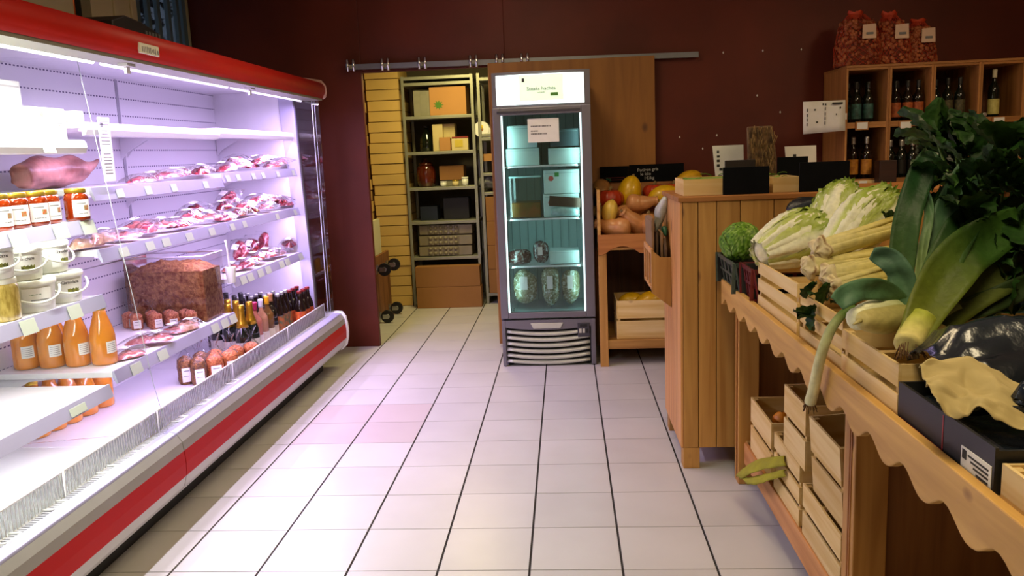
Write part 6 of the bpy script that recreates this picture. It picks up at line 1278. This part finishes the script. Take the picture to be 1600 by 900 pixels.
def spots(regions, seed):
    r = random.Random(seed); out = []
    for (px0, px1, py0, py1, y0, y1, n_) in regions:
        for k in range(n_): out.append((at(r.uniform(px0, px1), r.uniform(py0, py1), y=r.uniform(y0, y1)), 1))
    return out
leafbed('leafy_greens', 'large dark leafy celery greens rising at the right picture edge', spots([(1465, 1640, 215, 300, 2.05, 2.45, 80), (1500, 1660, 280, 370, 2.0, 2.3, 70), (1540, 1660, 370, 450, 1.95, 2.15, 40), (1450, 1500, 210, 260, 2.2, 2.4, 10)], 3), 'greens', 2, 1.0)
leafbed('leaf_scrap', 'dark wilted leaf tuft hanging over the celery crate edge', spots([(1258, 1300, 455, 480, 2.33, 2.4, 5), (1262, 1285, 478, 498, 2.28, 2.33, 4)], 5), 'leaf', 4, .55, False)
leafbed('leaf_tuft', 'small dark leaf tuft at the end of the top celery bunch', spots([(1375, 1400, 338, 352, 2.66, 2.72, 7)], 6), 'leaf', 7, .5, False)
# ---- black bag, paper, black box
M_bin = mat('black_plastic_bag', hx('0f141c'), .22, col2=hx('1c2632'), scale=(5, 5, 5), bump=.7, bscale=(14, 14, 14), coat=.3)
t = thing('black_plastic_bag', 'crumpled black plastic bag covering produce behind the paper', 'bag', at(1520, 560, y=1.65))
CTL = {}
def bagf(u, v):
    x = .715+.66*u; y = 1.735-.25*v; h = .965+.145*math.sin(pi*min(1, u*.85+.20))**.6*math.sin(pi*min(1, v*.80+.16))**.7
    if v > .97 or u < .04: h -= .03
    return (x, y, h+.022*nz3(u*5, v*5, 3)+.012*nz3(u*13, v*13, 4))
MB().grid(30, 26, bagf).build('film', M_bin, t, thick=.003)
t = thing('cabbage_bag', 'dark blue-black bag lump behind the Chinese cabbages', 'bag', at(1268, 318, y=3.4)); q = at(1265, 322, y=3.38)
blob(14, 16, [q+Vector((-.09, 0, -.015)), q+Vector((0, 0, .0)), q+Vector((.10, 0, -.02))], lambda u: (.06*math.sin(pi*(u*.86+.07)), .04*math.sin(pi*(u*.86+.07))), nz=.5).build('film', mat('navy_bag', hx('141a24'), .35, var=.3, bump=.6, bscale=(30, 30, 30)), t)
MB().box(q.x-.05, q.x+.06, q.y-.03, q.y+.03, 1.01 if False else TOPZ, q.z-.02).build('contents', M_bin, t, bevel=.02)
t = thing('wrapping_paper', 'creased sheet of tan wrapping paper draped on the black box', 'paper', at(1510, 610, y=1.55)); M_wrap = mat('tan_wrapping_paper', hx('b3a06c'), .8, var=.10, scale=(5, 5, 5), bump=.25, bscale=(9, 9, 9))
PC = [[at(1436, 574, y=1.50), at(1500, 560, y=1.50), at(1565, 582, y=1.47), at(1625, 605, y=1.44)], [at(1448, 604, y=1.45), at(1505, 602, y=1.44), at(1565, 622, y=1.41), at(1630, 645, y=1.38)], [at(1466, 634, y=1.41), at(1508, 642, y=1.39), at(1556, 655, y=1.365), at(1618, 668, y=1.345)]]
def pw(u, v):
    cols_ = [catmull(rw, v) for rw in PC]; p = catmull(cols_, u); return p+Vector((.006*nz3(u*5, v*6, 1), .008*nz3(u*6, v*5, 2), .016*nz3(u*3.5, v*4.5, 3)+.008*nz3(u*11, v*9, 4)+.012*math.sin(v*9+u*3)*u))
MB().grid(26, 34, pw).build('sheet', M_wrap, t, thick=.0012)
t = thing('black_carton', 'black printed carton with red lines and white label on the stand', 'carton', (.95, 1.5, TOPZ)); M_blkc = mat('black_carton', hx('17191b'), .5, var=.15); M_redl = mat('red_carton_line', hx('a01c22'), .5)
bx0, by0, by1, bz1 = .688, 1.315, 1.705, .962
MB().box(bx0, bx0+.006, by0, by1, TOPZ, bz1).build('side_wall', M_blkc, t); MB().box(bx0+.006, 1.2, by0, by0+.006, TOPZ, bz1-.005).build('end_wall', M_blkc, t); MB().box(bx0+.006, 1.2, by1-.006, by1, TOPZ, bz1).build('end_wall', M_blkc, t); MB().box(1.194, 1.2, by0+.006, by1-.006, TOPZ, bz1).build('side_wall', M_blkc, t); MB().box(bx0+.006, 1.194, by0+.006, by1-.006, TOPZ, TOPZ+.005).build('base', M_blkc, t)
a = at(1500, 640, x=bx0); b = at(1533, 735, x=bx0); c_ = at(1440, 655, x=bx0)
MB().box(bx0-.0008, bx0, 1.497, 1.501, TOPZ+.002, bz1-.006).build('red_line', M_redl, t); MB().box(bx0-.0008, bx0, 1.50, by1-.01, TOPZ+.004, TOPZ+.007).build('red_line', M_redl, t); MB().box(bx0+.10, bx0+.106, by0-.0008, by0, TOPZ, bz1-.01).build('red_line', M_redl, t)
lb = MB().box(bx0-.0012, bx0, 1.322, 1.425, TOPZ+.004, TOPZ+.046).build('white_label', M_paper, t); pm = MB()
for k in range(4): pm.box(bx0-.0018, bx0-.0012, 1.33, 1.37+.010*k, TOPZ+.010+.008*k, TOPZ+.0135+.008*k)
pm.box(bx0-.0018, bx0-.0012, 1.405, 1.42, TOPZ+.025, TOPZ+.042); pm.build('label_print', M_ink, lb)['kind'] = 'stuff'
MB().box(bx0+.02, bx0+.3, by0+.02, by1-.02, TOPZ+.006, bz1-.02).build('contents', M_bin, t, bevel=.02)
t = thing('blue_black_bag', 'shiny dark blue bag knot at the right edge above the carton', 'bag', at(1596, 630, y=1.42)); q = at(1605, 630, y=1.40)
blob(14, 14, [q+Vector((0, 0, .04)), q+Vector((.005, 0, 0)), q+Vector((-.005, -.005, -.045))], lambda u: (.028*math.sin(pi*(u*.8+.1)), .03*math.sin(pi*(u*.8+.1))), nz=.7, nk=3).build('film', mat('blue_black_film', hx('1a2438'), .18, var=.3, bump=.6, bscale=(40, 40, 40)), t)
# ---- under the stand
G = 'wooden crates under the stand'
crate('wooden_crate', 'pale crate with an orange at the far end of the lower shelf', .745, 1.05, 2.985, 3.325, .201, .425, 2, G)
crate('wooden_crate', 'lower crate of the middle stack on the lower shelf', .742, 1.05, 2.60, 2.93, .201, .415, 3, G)
crate('wooden_crate', 'upper crate of the middle stack on the lower shelf', .742, 1.05, 2.545, 2.80, .417, .635, 2, G)
crate('wooden_crate', 'lower crate of the near stack beside the grooved leg', .742, 1.05, 2.19, 2.56, .201, .372, 2, G)
tc = crate('wooden_crate', 'tilted upper crate of the near stack beside the grooved leg', .752, 1.04, 2.20, 2.485, .392, .635, 2, G, rot=(0, -.07, 0))
p = at(1221, 657, y=3.12); t = thing('orange', 'single orange fruit in the far lower crate', 'orange', (p.x, 3.12, p.z))
MB().lathe([(.002, -.036), (.018, -.031), (.032, -.016), (.037, 0), (.032, .017), (.018, .031), (.003, .035)], 18, (p.x, 3.12, p.z)).build('peel', mat('orange_peel', hx('d8841c'), .45, var=.1, scale=(30, 30, 30), bump=.2, bscale=(120, 120, 120)), t); MB().lathe([(.004, .0345), (.003, .038)], 6, (p.x, 3.12, p.z)).build('stem', MATS['dry_stem'], t)
MB().box(p.x-.03, p.x+.05, 3.10, 3.2, .212, p.z-.034).build('fruit_bed', M_cardd, t)
t = thing('yellow_green_cloth', 'folded yellow-green cloth sack hanging off the lower shelf', 'cloth', (.73, 3.1, .2)); M_cl = mat('yellow_green_cloth', hx('a09a1c'), .75, var=.2, scale=(15, 15, 15), bump=.4, bscale=(200, 200, 200))
def cloth(name, e1, e2, seed):
    A = [at(a, b, x=c) for a, b, c in e1]; B = [at(a, b, x=c) for a, b, c in e2]
    MB().grid(10, 18, lambda u, v: catmull(A, v)*(1-u)+catmull(B, v)*u+Vector((-.008*math.sin(pi*u), 0, .010*math.sin(pi*u)+.005*nz3(u*5, v*6, seed)))).build(name, M_cl, t, thick=.003)
cloth('top_fold', [(1150, 744, .66), (1163, 732, .68), (1185, 718, .715), (1228, 712, .745)], [(1158, 749, .655), (1178, 738, .67), (1200, 732, .70), (1228, 728, .735)], 1)
cloth('under_fold', [(1160, 748, .67), (1180, 745, .69), (1202, 741, .715), (1228, 735, .74)], [(1168, 757, .66), (1185, 756, .675), (1205, 750, .70), (1228, 744, .735)], 2)
